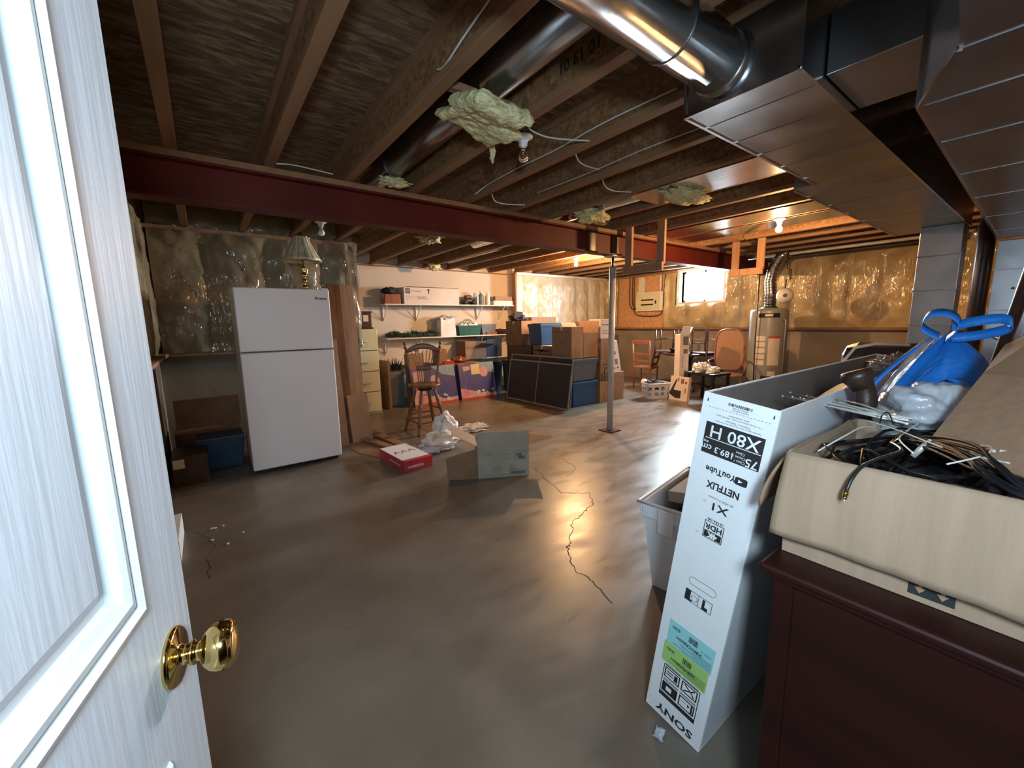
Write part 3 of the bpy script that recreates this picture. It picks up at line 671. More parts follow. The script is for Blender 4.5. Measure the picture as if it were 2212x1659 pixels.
# ------------------------------------------------------------------ leaning boards and cardboard beside the fridge
def leaner(name, label, cat, p, w, ln, th_, m, lean=5, rz=0, roll=0, bevel=.002):
    t = thing(name, label, cat, p, (math.radians(-lean), math.radians(roll), rz))
    MB().box(-w/2,0,0,w/2,th_,ln).build('board', W_[m], t, bevel=bevel)
    return t
leaner('leaning_board', 'long rough brown board leaning between the fridge and the wall end', 'board', (1.27,4.97,.0), .15, 1.93, .03, 'oak', lean=11, rz=.05, roll=2)
leaner('leaning_board', 'wide plywood strip leaning at the wall end behind the brown board', 'board', (1.45,5.15,.0), .19, 1.92, .02, 'stud', lean=8, rz=.05, roll=1)
leaner('leaning_board', 'weathered grey plank leaning low beside the fridge', 'board', (1.20,4.90,.0), .10, 1.25, .03, 'carddark', lean=8, rz=.05, roll=0)
leaner('cardboard_sheet', 'pale cardboard sheet leaning upright in front of the boards', 'cardboard', (1.42,4.93,0), .25, .58, .006, 'card', lean=8, rz=.15, bevel=0)
tag(MB().prism([(1.20,4.98),(1.70,5.0),(1.72,4.60),(1.66,4.20),(1.54,4.06),(1.40,4.10),(1.24,4.5)], 'z', .001, .006).build('cardboard_sheet', W_['carddark']), 'flat rounded cardboard sheet lying on the floor behind the red box', 'cardboard')
tag(MB().bar((1.37,5.15,.045),(1.62,4.27,.02), .09, .018).build('plank', W_['lumber'], bevel=.002), 'left of two wooden slats lying on the cardboard sheet', 'plank')
tag(MB().bar((1.60,5.16,.045),(1.73,4.22,.02), .10, .018).build('plank', W_['lumber'], bevel=.002), 'right of two wooden slats lying on the cardboard sheet', 'plank')

# red and white box, plastic bags, carton on the floor
rbx = thing('diaper_box', 'flat red and white printed cardboard box lying on the floor', 'box', (1.53, 3.90, 0), (0,0,math.radians(4)))
MB().box(-.15,-.29,0,.15,.29,.105).build('body', W_['red'], rbx, bevel=.003)
MB().box(-.145,-.235,.105,.145,.285,.1065).build('white_panel', W_['whitecard'], rbx)
mb = MB(); mb.text('AAA', .13, FM('z', .1055, 1, 0, .02), sx=.9); mb.box(-.145,-.29,.1055,.0,-.235,.107)
mb.build('printing', W_['redink'], rbx)
MB().box(-.12,-.2915,.03,.05,-.2902,.055).box(-.1515,-.2,.04,-.1502,.05,.06).build('side_print', W_['pinkink'], rbx)
def crumple(c, r, seed, mt_, amp=.5, f=3, flat=None):
    return MB().blob(c, r, seed, amp, f, 44, 26, flatz=flat)
b = MB().blob((2.03,4.05,.09),(.21,.16,.09), 3, .30, 1.7, 70, 44, flatz=.003).blob((2.20,4.32,.13),(.14,.12,.17), 5, .30, 1.9, 60, 40, flatz=.003).blob((1.88,4.02,.04),(.16,.09,.05), 8, .4, 4, 40, 20, flatz=.003)
tag(b.build('plastic_bag', W_['whitebag']), 'crumpled white plastic bags on the floor in front of the bar stool', 'plastic bag')
b = MB().blob((2.64,4.50,.035),(.24,.09,.045), 15, .4, 4, 50, 24, flatz=.003)
tag(b.build('packing_paper', W_['paper']), 'crumpled tan packing paper beside the white plastic bags', 'paper')
tag(MB().blob((1.75,4.28,.012),(.09,.05,.012), 25, .5, 5, 24, 12, flatz=.002).build('paper_scrap', W_['whitecard']), 'small white paper scrap left of the plastic bags', 'paper')
oc = open_box('open_carton', 'open grey cardboard carton lying in the middle of the floor', 'box', (2.155,3.08,0), .47, .36, .30, 'cardgrey', rz=math.radians(-28), flaps=(), inner='card')
MB().sheet([(-.235,-.185,.29),(.235,-.185,.29),(.235,-.19,.43),(-.235,-.19,.43)], .004).build('flap', W_['cardgrey'], oc)
MB().sheet([(-.24,-.18,.30),(-.24,.18,.30),(-.46,.16,.42),(-.46,-.16,.42)], .004).build('flap', W_['card'], oc)
MB().sheet([(.24,-.18,.30),(.24,.18,.30),(.48,.17,.33),(.46,-.15,.35)], .004).build('flap', W_['card'], oc)
MB().sheet([(-.24,-.18,.005),(-.24,.1,.005),(-.50,.08,.005),(-.50,-.16,.005),],.004).sheet([(-.243,-.18,.0),(-.50,-.16,0),(-.52,-.15,.20),(-.243,-.18,.28)], .004).build('flap', W_['carddark'], oc)
mb = MB(); F = ('y', -.18, -1)
rects(mb, F, [(.10,.16,.20,.165),(.10,.16,.105,.24),(.195,.16,.20,.24),(.10,.235,.20,.24),(.12,.18,.17,.22),(.05,.06,.13,.07),(-.18,.02,.15,.025),(-.02,.17,.05,.175),(-.02,.21,.05,.215),(.06,.02,.2,.05),(.14,.16,.2,.19)])
mb.text('2-65', .04, FM('y',-.18,-1,-.14,.22)).text('225', .05, FM('y',-.18,-1,-.06,.08)).text('FS', .05, FM('y',-.18,-1,.08,.09))
rects(mb, ('y',-.185,-1), [(-.03,.35,.06,.362)])
mb.build('printing', W_['faint'], oc)

# ------------------------------------------------------------------ bar stool
st = thing('bar_stool', 'wooden swivel bar stool with a spindle back standing behind the white bags', 'stool', (2.24,4.90,0), (0,0,math.radians(-24)))
MB().lathe([(.02,.585),(.14,.588),(.205,.60),(.215,.615),(.205,.632),(.17,.628),(.02,.62)], n=36).build('seat', W_['oak'], st)
MB().lathe([(.06,.54),(.09,.55),(.09,.585)], n=24).build('swivel_plate', W_['black'], st)
def turned(a, b, r, n=10, seg=26, prof=None):
    a, b = Vector(a), Vector(b); pts = []; rs = []
    for i in range(seg+1):
        t = i/seg; pts.append(a.lerp(b, t)); k = 1
        if prof == 'leg': k = 1+.35*math.sin(t*PI)+(.35 if abs(t-.25) < .03 or abs(t-.62) < .03 else 0)-(.3 if abs(t-.20) < .02 or abs(t-.68) < .02 else 0)
        if prof == 'post': k = 1+(.45*math.sin(t*60) if t > .72 else .15*math.sin(t*12))
        rs.append(r*k)
    return MB().tube(pts, rs, n)
rt_ = lambda x, y: (x*math.cos(.42)-y*math.sin(.42), x*math.sin(.42)+y*math.cos(.42))
fp_ = [rt_(*q) for q in ((-.21,-.21),(.21,-.21),(.21,.21),(-.21,.21))]
tp_ = [rt_(*q) for q in ((-.09,-.09),(.09,-.09),(.09,.09),(-.09,.09))]
for (a, b_), (c, d_) in zip(fp_, tp_): turned((a,b_,0),(c,d_,.555), .018, prof='leg').build('leg', W_['oak'], st)
for z, k in ((.22, .6), (.30, .46)):
    for i in range(4):
        if (i % 2 == 0) == (z == .22):
            q0, q1 = fp_[i], fp_[(i+1) % 4]; q2, q3 = tp_[i], tp_[(i+1) % 4]; t = z/.555
            pa = (q0[0]+(q2[0]-q0[0])*t, q0[1]+(q2[1]-q0[1])*t, z); pb = (q1[0]+(q3[0]-q1[0])*t, q1[1]+(q3[1]-q1[1])*t, z)
            turned(pa, pb, .010, seg=10).build('rung', W_['oak'], st)
for i in range(4):
    q0, q1 = fp_[i], fp_[(i+1) % 4]; q2, q3 = tp_[i], tp_[(i+1) % 4]; t = .15/.555
    turned((q0[0]+(q2[0]-q0[0])*t, q0[1]+(q2[1]-q0[1])*t, .15), (q1[0]+(q3[0]-q1[0])*t, q1[1]+(q3[1]-q1[1])*t, .15), .010, seg=10).build('rung', W_['oak'], st)
for s in (-1, 1): turned((s*.155,.12,.62),(s*.235,.20,1.16), .016, prof='post', seg=50).build('back_post', W_['oak'], st)
def crest(u, v):
    x = (u-.5)*.44; z = 1.03+.075*(1-(2*u-1)**2)+(v-.5)*(.055+.02*(1-(2*u-1)**2)); return (x, .19+.02*(1-(2*u-1)**2), z)
MB().grid(crest, 24, 3).build('crest_rail', W_['oak'], st, solid=.02)
MB().grid(lambda u, v: ((u-.5)*.20, .165, .815+(v-.5)*.04*(1+.3*math.sin(u*PI))), 12, 3).build('middle_rail', W_['oak'], st, solid=.02)
for i in range(7):
    u = (i-3)/3
    turned((u*.075,.135,.625),(u*.085,.165,.80), .0065, seg=8).build('spindle', W_['oak'], st)
    turned((u*.085,.165,.83),(u*.15,.20,1.05), .006, seg=8).build('spindle', W_['oak'], st)

# ------------------------------------------------------------------ filing cabinet and clock
fc = thing('filing_cabinet', 'cream four-drawer filing cabinet behind the wall end', 'cabinet', (1.965,6.43,0))
MB().box(-.225,.02,0,.225,.65,1.33).build('body', W_['cream'], fc, bevel=.003)
for i in range(4):
    z0 = .03+i*.325
    dr_ = MB().box(-.215,0,z0,.215,.022,z0+.312).build('drawer', W_['cream'], fc, bevel=.004)
    MB().tube([(-.05,0,z0+.13),(-.05,-.025,z0+.13),(.05,-.025,z0+.13),(.05,0,z0+.13)], .006, 8).build('drawer_handle', W_['alu'], dr_)
    MB().box(-.218,.015,z0-.008,.218,.024,z0-.003).build('drawer_gap', W_['black'], fc)
ck = thing('mantel_clock', 'small dark wooden mantel clock standing on the filing cabinet', 'clock', (2.07,6.62,1.33))
MB().box(-.11,-.05,0,.11,.05,.03).box(-.09,-.04,.03,.09,.04,.25).box(-.10,-.045,.25,.10,.045,.28).build('case', W_['walnut'], ck, bevel=.004)
MB().box(-.04,-.043,.12,.04,-.041,.22).build('clock_face', W_['paper'], ck)

# ------------------------------------------------------------------ wall shelves
def shelf(z, label, x0=2.60, x1=5.44):
    t = thing('shelf', label, 'shelf', ((x0+x1)/2, 7.3, z-.2))
    MB().box(x0,7.15,z-.02,x1,7.44,z).build('shelf_board', W_['shelf'], t, world=True, bevel=.002)
    for x in (x0+.06, x0+.70, x0+2.06, x0+2.62):
        MB().box(x-.012,7.425,z-.30,x+.012,7.45,z-.02).bar((x,7.43,z-.28),(x,7.22,z-.035), .012,.02).box(x-.012,7.2,z-.035,x+.012,7.43,z-.021).build('bracket', W_['shelf'], t, world=True)
shelf(1.76, 'upper white shelf with brackets on the pale wall')
shelf(1.15, 'middle white shelf with brackets on the pale wall')
shelf(.68, 'lowest white shelf with brackets on the pale wall')
# upper shelf contents
closed_box('small_carton', 'brown carton at the left end of the upper shelf', 'box', 2.62,7.18,1.76,2.90,7.40,1.93, 'redwood')
tag(MB().blob((2.74,7.29,1.99),(.12,.09,.055),3,.4,4,26,16).build('fabric_bundle', W_['blackcloth']), 'dark bundle on the brown carton at the left shelf end', 'bundle')
def tvp(mb, a, b, h):
    rects(mb, ('y',-b,-1), [(-a+.03,h-.11,-a+.12,h-.02),(-.09,h-.11,-.07,h-.02),(-.11,h-.05,-.05,h-.035)])
def tvp2(mb, a, b, h):
    mb.text('Television', .05, FM('y',-b,-1,-.33,h-.065))
    rects(mb, ('y',-b,-1), [(-a+.03,h-.16,-a+.45,h-.155),(-a+.03,h-.19,-a+.2,h-.185),(-a+.25,h-.18,-a+.42,h-.17),(-a+.03,h-.22,-a+.1,h-.215),(-a+.25,h-.21,-a+.48,h-.2)])
wb_ = closed_box('long_white_box', 'long white printed box on the upper shelf', 'box', 2.97,7.18,1.76,4.10,7.42,2.06, 'pinkwhite', prints=tvp, tape=False)
mb = MB(); tvp2(mb, .565, .12, .30); mb.build('fine_print', W_['faint'], wb_)
MB().text('20', .07, FM('y',-.1215,-1,-.49,.235)).build('number', W_['pinkwhite'], wb_)
MB().box(-.50,-.12,.302,.565,.12,.315).build('lid_edge', W_['black'], wb_)
ty = thing('toy_car', 'dark toy truck on the upper shelf beside the bottles', 'toy', (4.38,7.27,1.76))
MB().box(-.16,-.06,.05,.14,.06,.12).box(-.10,-.055,.12,.05,.055,.19).build('body', W_['walnut'], ty, bevel=.02)
for x in (-.11,.08): MB().lathe([(.045,-.07),(.05,-.06),(.05,.06),(.045,.07)], c=(0,0,0), n=18, m=TR(x,0,.05) @ RX(PI/2)).build('wheel', W_['black'], ty)
def bottle(x, y, z, r, h, m, label, neck=.35, cat='bottle', cap='whitecard'):
    t = thing('bottle', label, cat, (x,y,z))
    MB().lathe([(r*.9,0),(r,.01),(r,h*.6),(r*.95,h*.68),(r*neck,h*.80),(r*neck,h*.9)], n=20).build('body', W_[m], t)
    MB().lathe([(r*neck*1.2,h*.88),(r*neck*1.2,h)], n=16).build('cap', W_[cap], t)
bottle(4.55,7.22,1.76,.022,.26,'whitecard','slim white bottle beside the toy truck on the upper shelf')
bottle(4.66,7.26,1.76,.06,.28,'greyplastic','grey bottle between two white bottles on the upper shelf')
bottle(4.80,7.22,1.76,.05,.27,'shelf','wide white bottle next to the stacked boxes on the upper shelf')
closed_box('slim_box', 'pale pink slim box under another at the upper shelf end', 'box', 4.92,7.17,1.76,5.42,7.40,1.85,'pinkwhite')
closed_box('slim_box', 'orange slim box lying on the pale one at the upper shelf end', 'box', 4.96,7.17,1.85,5.40,7.40,1.94,'card')
# middle shelf contents
ga = MB(); random.seed(4)
for i in range(420):
    u = random.random(); c = Vector((2.62+1.02*u, 7.27+random.uniform(-.06,.06), 1.19+.045*math.sin(u*9)**2+random.uniform(-.02,.03)))
    d = Vector((random.uniform(-1,1), random.uniform(-1,1), random.uniform(-.6,.8))).normalized()*random.uniform(.03,.08)
    d.z = max(d.z, 1.156-c.z)
    ga.tube([c, c+d], [.007,.002], 4)
ga.tube([(2.64,7.27,1.19),(3.1,7.26,1.20),(3.4,7.28,1.21),(3.62,7.26,1.19)], [.02,.035,.04,.03], 8)
tag(ga.build('pine_garland', W_['needle']), 'dark green artificial pine garland lying along the middle shelf', 'garland')
pbg = MB().frus((3.84,7.27,1.15), .34,.20,.30,.16,.36).blob((3.84,7.27,1.50),(.16,.09,.05),6,.5,4,30,16)
tag(pbg.build('white_bag', W_['whitebag'], bevel=.03), 'upright white plastic bag on the middle shelf', 'plastic bag')
gb = thing('green_basket', 'dark green basket with wire handles on the middle shelf', 'basket', (4.32,7.27,1.15))
MB().frus((0,0,0), .46,.20,.54,.24,.20, cap=False).build('body', W_['green'], gb, solid=.006)
for s in (-.05,.05): MB().tube([(-.10,s,.2),(-.06,s,.29),(.0,s,.32),(.07,s,.29),(.12,s,.2)], .008, 8).build('handle', W_['green'], gb)
for i, (x, c) in enumerate(((-.1,'whitecard'),(.05,'paper'),(.16,'whitecard'))): tag(MB().blob((4.32+x,7.27,1.33),(.08,.07,.07),i+30,.4,4,20,12).build('wadded_paper', W_[c]), ('left','middle','right')[i]+'most pale wadded paper in the dark green basket', 'paper')
tb = thing('grey_bin', 'dark grey plastic bin right of the green basket on the middle shelf', 'bin', (4.78,7.28,1.15))
MB().frus((0,0,0), .30,.20,.36,.24,.21, cap=False).build('body', W_['greyplastic'], tb, solid=.005)
MB().box(-.19,-.13,.205,.19,-.12,.22).box(-.19,.12,.205,.19,.13,.22).build('rim', W_['greyplastic'], tb)
tag(MB().blob((5.14,7.27,1.21),(.22,.10,.045),12,.4,4,28,14,flatz=1.152).build('dark_tray', W_['blackcloth']), 'dark flat tray at the right end of the middle shelf', 'tray')
closed_box('flat_box', 'small brown flat box on the front of the middle shelf', 'box', 4.72,7.152,1.15,4.98,7.165,1.21,'redwood',tape=False)
# low shelf / floor under the shelves
tag(MB().box(2.36,6.55,.0,2.40,6.95,.80, RZ(0)).build('hardboard', W_['carddark']), 'dark brown panel standing just right of the filing cabinet', 'panel')
tt = tote('storage_tub', 'grey plastic tub under the shelves left of the leaning carton', (2.57,6.92,0), .30,.36,.60,'greyplastic')
gg_ = MB(); random.seed(8)
for i in range(60):
    c = Vector((2.57+random.uniform(-.12,.12), 6.92+random.uniform(-.1,.1), .62)); d = Vector((random.uniform(-.1,.1), random.uniform(-.1,.1), random.uniform(.02,.2)))
    gg_.tube([c, c+d], [.012,.003], 4)
tag(gg_.build('fake_greenery', W_['needle']), 'dark green artificial greenery on the grey tub', 'greenery')
lc = thing('tall_carton', 'tall narrow brown carton leaning behind the bar stool', 'box', (2.90,6.60,0), (math.radians(-6),0,0))
MB().box(-.14,0,0,.16,.14,.90).build('body', W_['card'], lc, bevel=.003)
def gamebox(label, loc, w, rz, seed, cols):
    t = thing('board_game_box', label, 'game box', loc, (math.radians(-12),0,rz))
    MB().box(-w/2,0,0,w/2,.11,.68).build('body', W_['indigo'], t, bevel=.003)
    MB().box(-w/2,-.0012,0,w/2,0,.04).box(-w/2+.0,-.0012,.655,-w/2+.12,0,.68).build('red_band', W_['redink'], t)
    MB().prism([(-w/2,.04),(w/2,.04),(w/2,.10),(w*.2,.085),(-w*.15,.16),(-w/2,.22)], 'y', -.0014, -.0002).build('pale_band', W_['pinkink'], t)
    MB().prism([(-w*.05,.68),(w*.5,.68),(w*.5,.46),(w*.2,.52)], 'y', -.0014, -.0002).build('sky_area', W_['skyink'], t)
    random.seed(seed); mb = MB(); mc = MB()
    for i in range(9):
        x, z, r = random.uniform(-.05,.40)*w, random.uniform(.05,.16), random.uniform(.02,.045)
        mb.prism([(x+r*math.cos(a*PI/4), z+r*.7*math.sin(a*PI/4)) for a in range(8)], 'y', -.0026, -.0014)
    mb.build('printed_shapes', W_['paper'], t)
    for k in range(3 if seed == 1 else 1):
        mc.prism([(-w*.42+k*.18*w,.14),(-w*.40+k*.18*w,.14),(-w*.30+k*.2*w,.42)], 'y', -.003, -.0026)
    mc.prism([(-w*.33+.05*math.cos(a*PI/4), .13+.05*math.sin(a*PI/4)) for a in range(8)], 'y', -.003, -.0026)
    mc.build('pink_shapes', W_['magenta'], t)
    if cols:
        MB().box(-.12,-.0035,.46,.06,-.0026,.65).build('paper_note', W_['cream'], t)
        MB().prism([(.14+.09*math.cos(a*PI/5), .50+.10*math.sin(a*PI/5)) for a in range(10)], 'y', -.0026, -.0014).prism([(-.28,.53),(-.14,.55),(-.14,.62),(-.28,.62)],'y',-.0026,-.0014).build('picture_patch', W_['pinkink'], t)
    else:
        MB().box(-w*.46,-.0026,.20,-w*.22,-.0014,.60).prism([(w*.0+.10*math.cos(a*PI/5), .42+.10*math.sin(a*PI/5)) for a in range(10)], 'y', -.0026, -.0014).build('picture_patch', W_['pinkink'], t)
gamebox('blue and pink board game box behind the bar stool', (3.17,6.42,0), .86, math.radians(3), 1, False)
gamebox('blue board game box with a pale note stuck on it', (4.02,6.38,0), .74, math.radians(-4), 2, True)
ob = open_box('open_carton', 'open brown carton with an orange flap on the lowest shelf', 'box', (4.36,7.20,.68), .50,.36,.36,'carddark', flaps=(('b',.2,10),), inner='card')
MB().sheet([(-.02,-.185,.25),(.26,-.185,.22),(.34,-.36,.30),(.02,-.36,.33)], .004).build('flap', W_['card'], ob)
tag(MB().box(3.36,6.72,.62,3.54,6.95,.93).build('small_carton', W_['card'], bevel=.003), 'small upright tan carton behind the two game boxes', 'box')
tag(MB().box(3.52,6.68,.0,4.2,6.95,.66).build('stored_carton', W_['carddark'], bevel=.003), 'plain dark carton standing behind the game boxes', 'box')
tag(MB().blob((3.82,6.80,.71),(.14,.10,.06),17,.4,4,24,14,flatz=.662).build('leather_glove', W_['redwood']), 'brown leather lump on the carton behind the game boxes', 'glove')
tag(MB().box(3.42,6.6,.661,3.62,6.66,.72).build('red_box', W_['red']) , 'small red box peeking over the game boxes', 'box')
for i, (x, y, m, lb) in enumerate(((4.60,6.85,'navy','dark navy bin on the floor right of the game boxes'),(5.12,6.80,'greyplastic','dark grey bin on the floor beneath the lowest shelf end'))):
    t = thing('round_bin', lb, 'bin', (x,y,0))
    MB().lathe([(.17,0),(.19,.02),(.225,.56),(.235,.56),(.235,.59),(.20,.60)], n=28).build('body', W_[m], t)
    MB().lathe([(.236,.59),(.236,.61),(.12,.635)], n=28).build('lid', W_['black'], t)
closed_box('dark_carton', 'dark navy carton at the right end of the lowest shelf', 'box', 4.72,7.17,.68,5.10,7.42,1.06,'navy',tape=False)

# ------------------------------------------------------------------ stacked totes and cartons
tote('storage_tote', 'bright blue tote on the floor at the near end of the pile', (4.98,4.85,0), .60,.46,.42,'blueplastic','blueplastic')
tote('storage_tote', 'grey blue tote stacked on the bright blue tote', (4.98,4.85,.42), .60,.46,.38,'greyblue','greyblue')
def moving(mb, a, b, h):
    rects(mb, ('x',-a,-1), [(-b+.05,h-.10,b-.05,h-.07),(-b+.1,h-.2,b-.12,h-.19),(-.03,h*.45,.05,h*.45+.03)])
    rects(mb, ('y',-b,-1), [(-a+.05,h-.10,a-.05,h-.085),(-.03,h*.55,.03,h*.55+.025)]+[(-a+.02+i*.07,.0,-a+.055+i*.07,.14+.05*(i%2)) for i in range(int(2*a/.07))])
closed_box('moving_carton','large brown moving carton at the near end on top of the grey blue tote','box',4.66,4.64,.802,4.93,5.10,1.31,'card',moving,printmat='carddark')
mc_ = open_box('open_carton','half open brown moving carton beside the closed one on the totes','box',(5.12,4.87,.802),.34,.44,.40,'card',flaps=(('b',.2,30),('r',.2,5)),inner='card')
MB().box(-.15,-.2,.30,.15,.2,.33).build('contents', W_['blackcloth'], mc_)
closed_box('moving_carton','plain carton under the pile behind the window screens','box',4.68,5.12,0,5.25,5.62,.40,'carddark',moving,printmat='ink')
closed_box('moving_carton','second carton under the pile behind the window screens','box',4.68,5.12,.40,5.25,5.62,.80,'carddark',moving,printmat='ink')
closed_box('moving_carton','far lower carton under the pile behind the window screens','box',4.68,5.66,0,5.25,6.30,.42,'carddark',moving,printmat='ink')
closed_box('moving_carton','dark red brown carton at the far end of the pile','box',4.68,5.66,.42,5.25,6.40,.97,'walnut',None,tape=False)
closed_box('moving_carton','brown printed carton low behind the top edge of the screens','box',4.68,5.14,.80,5.25,5.62,.985,'carddark',moving,printmat='ink')
tote('storage_tote','blue tote with dark lid on top of the pile',(5.05,5.60,.987),.74,.36,.385,'blueplastic','navy')
closed_box('tall_box','tall brown box with tape beside the blue tote on the pile','box',4.66,5.92,.972,5.02,6.40,1.42,'carddark',None)
hb = thing('handbag','dark brown handbag lying on the tall brown box','handbag',(4.80,6.22,1.42))
MB().blob((0,0,.055),(.14,.15,.06),3,.4,3,30,18,flatz=.001).build('body', W_['leather'], hb)
MB().tube([(0,.14,.06),(0,.10,.13),(0,0,.155),(0,-.14,.15),(.0,-.20,.10)], .010, 8).build('strap', W_['leather'], hb)
mg = thing('magazine','white and blue magazine draped over the tall brown box','magazine',(4.82,5.98,1.44))
MB().sheet([(-.15,-.10,.0),(-.15,.17,.02),(-.14,.15,.16),(-.14,-.08,.14)], .003).build('cover', W_['whitecard'], mg)
MB().prism([(-.11,.005),(.16,.015),(-.11,.085)], 'x', -.156, -.152).build('blue_corner', mat('royal_blue_ink',(.06,.07,.48),None,.4,bump=0), mg)
closed_box('flat_box','orange tan box behind the blue tote against the panel wall','box',5.55,6.7,.0,6.25,7.05,1.50,'card')
closed_box('moving_carton','brown carton standing against the panel wall behind the pile','box',6.9,6.3,0,7.6,6.9,1.38,'card')
for i, (z0, z1, lb) in enumerate(((0,.37,'bottom carton of the stack beside the support post'),(.37,.75,'middle carton of the stack beside the support post'),(.75,1.10,'upper carton of the stack beside the support post'))):
    closed_box('moving_carton', lb, 'box', 5.33,4.62,z0+.001,5.62,5.05,z1,'card' if i != 1 else 'carddark',moving,printmat='carddark' if i != 1 else 'ink')
closed_box('printed_white_box','white printed box on top of the carton stack beside the post','box',5.34,4.64,1.101,5.60,4.9,1.42,'pinkwhite',lambda mb,a,b,h: rects(mb,('y',-b,-1),[(-a+.03,h-.1,a-.03,h-.08),(-a+.03,h-.2,a-.05,h-.19),(-a+.03,h-.24,a-.02,h-.23)]),printmat='faint',tape=False)
closed_box('moving_carton','low brown carton right of the support post on the floor','box',5.64,4.62,.001,5.96,5.05,.50,'card',moving,printmat='carddark')
wp_ = thing('flat_white_box','narrow white printed box leaning above the low carton by the post','box',(5.80,4.66,.502),(math.radians(-5),math.radians(-8),0))
MB().box(-.13,0,0,.13,.05,.54).build('body', W_['pinkwhite'], wp_, bevel=.002)
rects(MB(),('y',0,-1),[(-.05,.30,.05,.36),(-.08,.05,-.03,.09),(.0,.12,.07,.22),(.03,.05,.08,.08)]).build('printing', W_['faint'], wp_)

# ------------------------------------------------------------------ window screens leaning on the pile
def screen(label, p0, p1, h, rx):
    p0, p1 = Vector(p0), Vector(p1); L = (p1-p0).length; a = math.atan2(p1.y-p0.y, p1.x-p0.x)
    t = thing('window_screen', label, 'window screen', p0, (0,0,a))
    M_ = RX(rx)
    fb = MB()
    for q in ((0,0,L,.022),(0,h-.022,L,h),(0,0,.022,h),(L-.022,0,L,h),(L*.5-.008,0,L*.5+.008,h)):
        fb.box(q[0],-.008,q[1],q[2],.008,q[3],M_)
    fb.build('frame', W_['alu'], t)
    MB().box(.01,-.002,.01,L-.01,.002,h-.01,M_).build('mesh', W_['mesh'], t)
screen('larger window screen leaning behind the other against the pile', (4.46,6.04,.03), (4.56,4.56,.0), .80, math.radians(-5))
screen('smaller window screen leaning in front with a centre bar', (4.34,5.98,.03), (4.40,4.45,.0), .72, math.radians(-9))

# ------------------------------------------------------------------ electrical panel
ep = thing('electrical_panel','cream electrical breaker panel on the brown backer board','electrical panel',(8.40,5.80,1.60))
MB().box(-.09,-.36,0,0,.34,.43).build('box', W_['shelf'], ep, bevel=.008)
MB().box(-.095,-.30,.02,-.089,.335,.41).build('cover', W_['cream'], ep, bevel=.004)
rects(MB(),('x',-.095,-1),[(-.13,.235,.20,.268),(-.13,.13,.20,.163),(-.21,.16,-.17,.235)]).build('breaker_row', W_['black'], ep)
rects(MB(),('x',-.095,-1),[(-.13,.30,.08,.345),(-.20,.30,-.15,.31),(.05,.09,.20,.095)]).build('label_strip', W_['paper'], ep)
MB().tube([(-.05,-.28,.43),(-.05,-.28,.80)], .022, 10).build('conduit', W_['shelf'], ep)
tag(MB().box(8.365,5.95,2.03,8.395,6.12,2.38).build('utility_card', W_['paper']), 'pale card hanging on the board above the breaker panel', 'card')
cable('electric_cable', [(8.38,6.25,2.4),(8.36,6.24,2.0),(8.36,6.22,1.6),(8.35,6.05,1.50),(8.35,5.6,1.49),(8.35,5.46,1.60),(8.35,5.43,2.0),(8.37,5.42,2.4)], 'dark cable looped around the electrical panel', .010, 'walnut')
for i, y in enumerate((6.30, 6.38)):
    cable('electric_cable', [(8.38,y,2.4),(8.37,y,2.1),(8.36,y-.02,1.8),(8.36,y-.1,1.66),(8.36,6.15,1.68)], ('inner','outer')[i]+' dark cable curving into the left of the electrical panel', .012, 'leather')

# ------------------------------------------------------------------ water heater
wh = thing('water_heater','tall grey water heater standing by the window wall','water heater',(7.66,2.98,0))
MB().lathe([(.27,.03),(.28,.05),(.28,1.50),(.27,1.53),(.10,1.56)], n=40).lathe([(.20,0),(.20,.04)], n=12).build('tank', W_['heater'], wh)
MB().lathe([(.13,1.53),(.13,1.56),(.075,1.60)], n=24).build('draft_hood', W_['zincdull'], wh)
vp = [(0,0,1.60),(0,0,1.80),(.0,.02,2.0),(-.02,-.02,2.2),(-.03,-.12,2.38),(-.03,-.22,2.44)]
MB().tube(vp, .085, 24).build('vent_pipe', W_['zinc'], wh)
rg = MB()
for i in range(22):
    t = i/21*(len(vp)-1.001); k = int(t); q = Vector(vp[k]).lerp(Vector(vp[k+1]), t-k); d = (Vector(vp[k+1])-Vector(vp[k])).normalized()
    rg.tube([q-d*.006, q+d*.006], .089, 20)
rg.build('vent_ribs', W_['zinc'], wh)
def onside(ang, z0, z1, half, r, mb):
    vs = []; n = 6
    for i in range(n+1):
        t = ang-half+2*half*i/n
        vs += [(r*math.cos(t), r*math.sin(t), z0), (r*math.cos(t), r*math.sin(t), z1)]
    return mb.add(vs, [(2*i, 2*i+1, 2*i+3, 2*i+2) for i in range(n)])
AC = math.atan2(-2.98, -7.66)
onside(AC-.0, 1.40, 1.47, .55, .283, MB()).build('name_strip', W_['black'], wh)
onside(AC-.0, 1.42, 1.455, .2, .285, MB()).build('name_label', W_['paper'], wh)
onside(AC+.35, .62, 1.06, .30, .282, MB()).build('label', W_['paper'], wh)
onside(AC+.35, 1.06, 1.10, .30, .282, MB()).build('red_label_header', W_['redink'], wh)
lb_ = MB()
for i in range(5): onside(AC-.35, .62+i*.10, .70+i*.10, .25, .282, lb_)
lb_.build('label', W_['paper'], wh)
onside(AC+.3, .40, .52, .2, .282, MB()).build('label', W_['paper'], wh)
onside(AC+.02, .30, .44, .22, .31, MB()).build('gas_valve', W_['black'], wh)
c_, s_ = math.cos(AC+.75), math.sin(AC+.75)
MB().tube([(.28*c_,.28*s_,1.36),(.34*c_,.34*s_,1.36),(.35*c_,.35*s_,1.30),(.35*c_,.35*s_,.2)], .012, 8).build('relief_pipe', W_['alu'], wh)
c_, s_ = math.cos(AC-.55), math.sin(AC-.55)
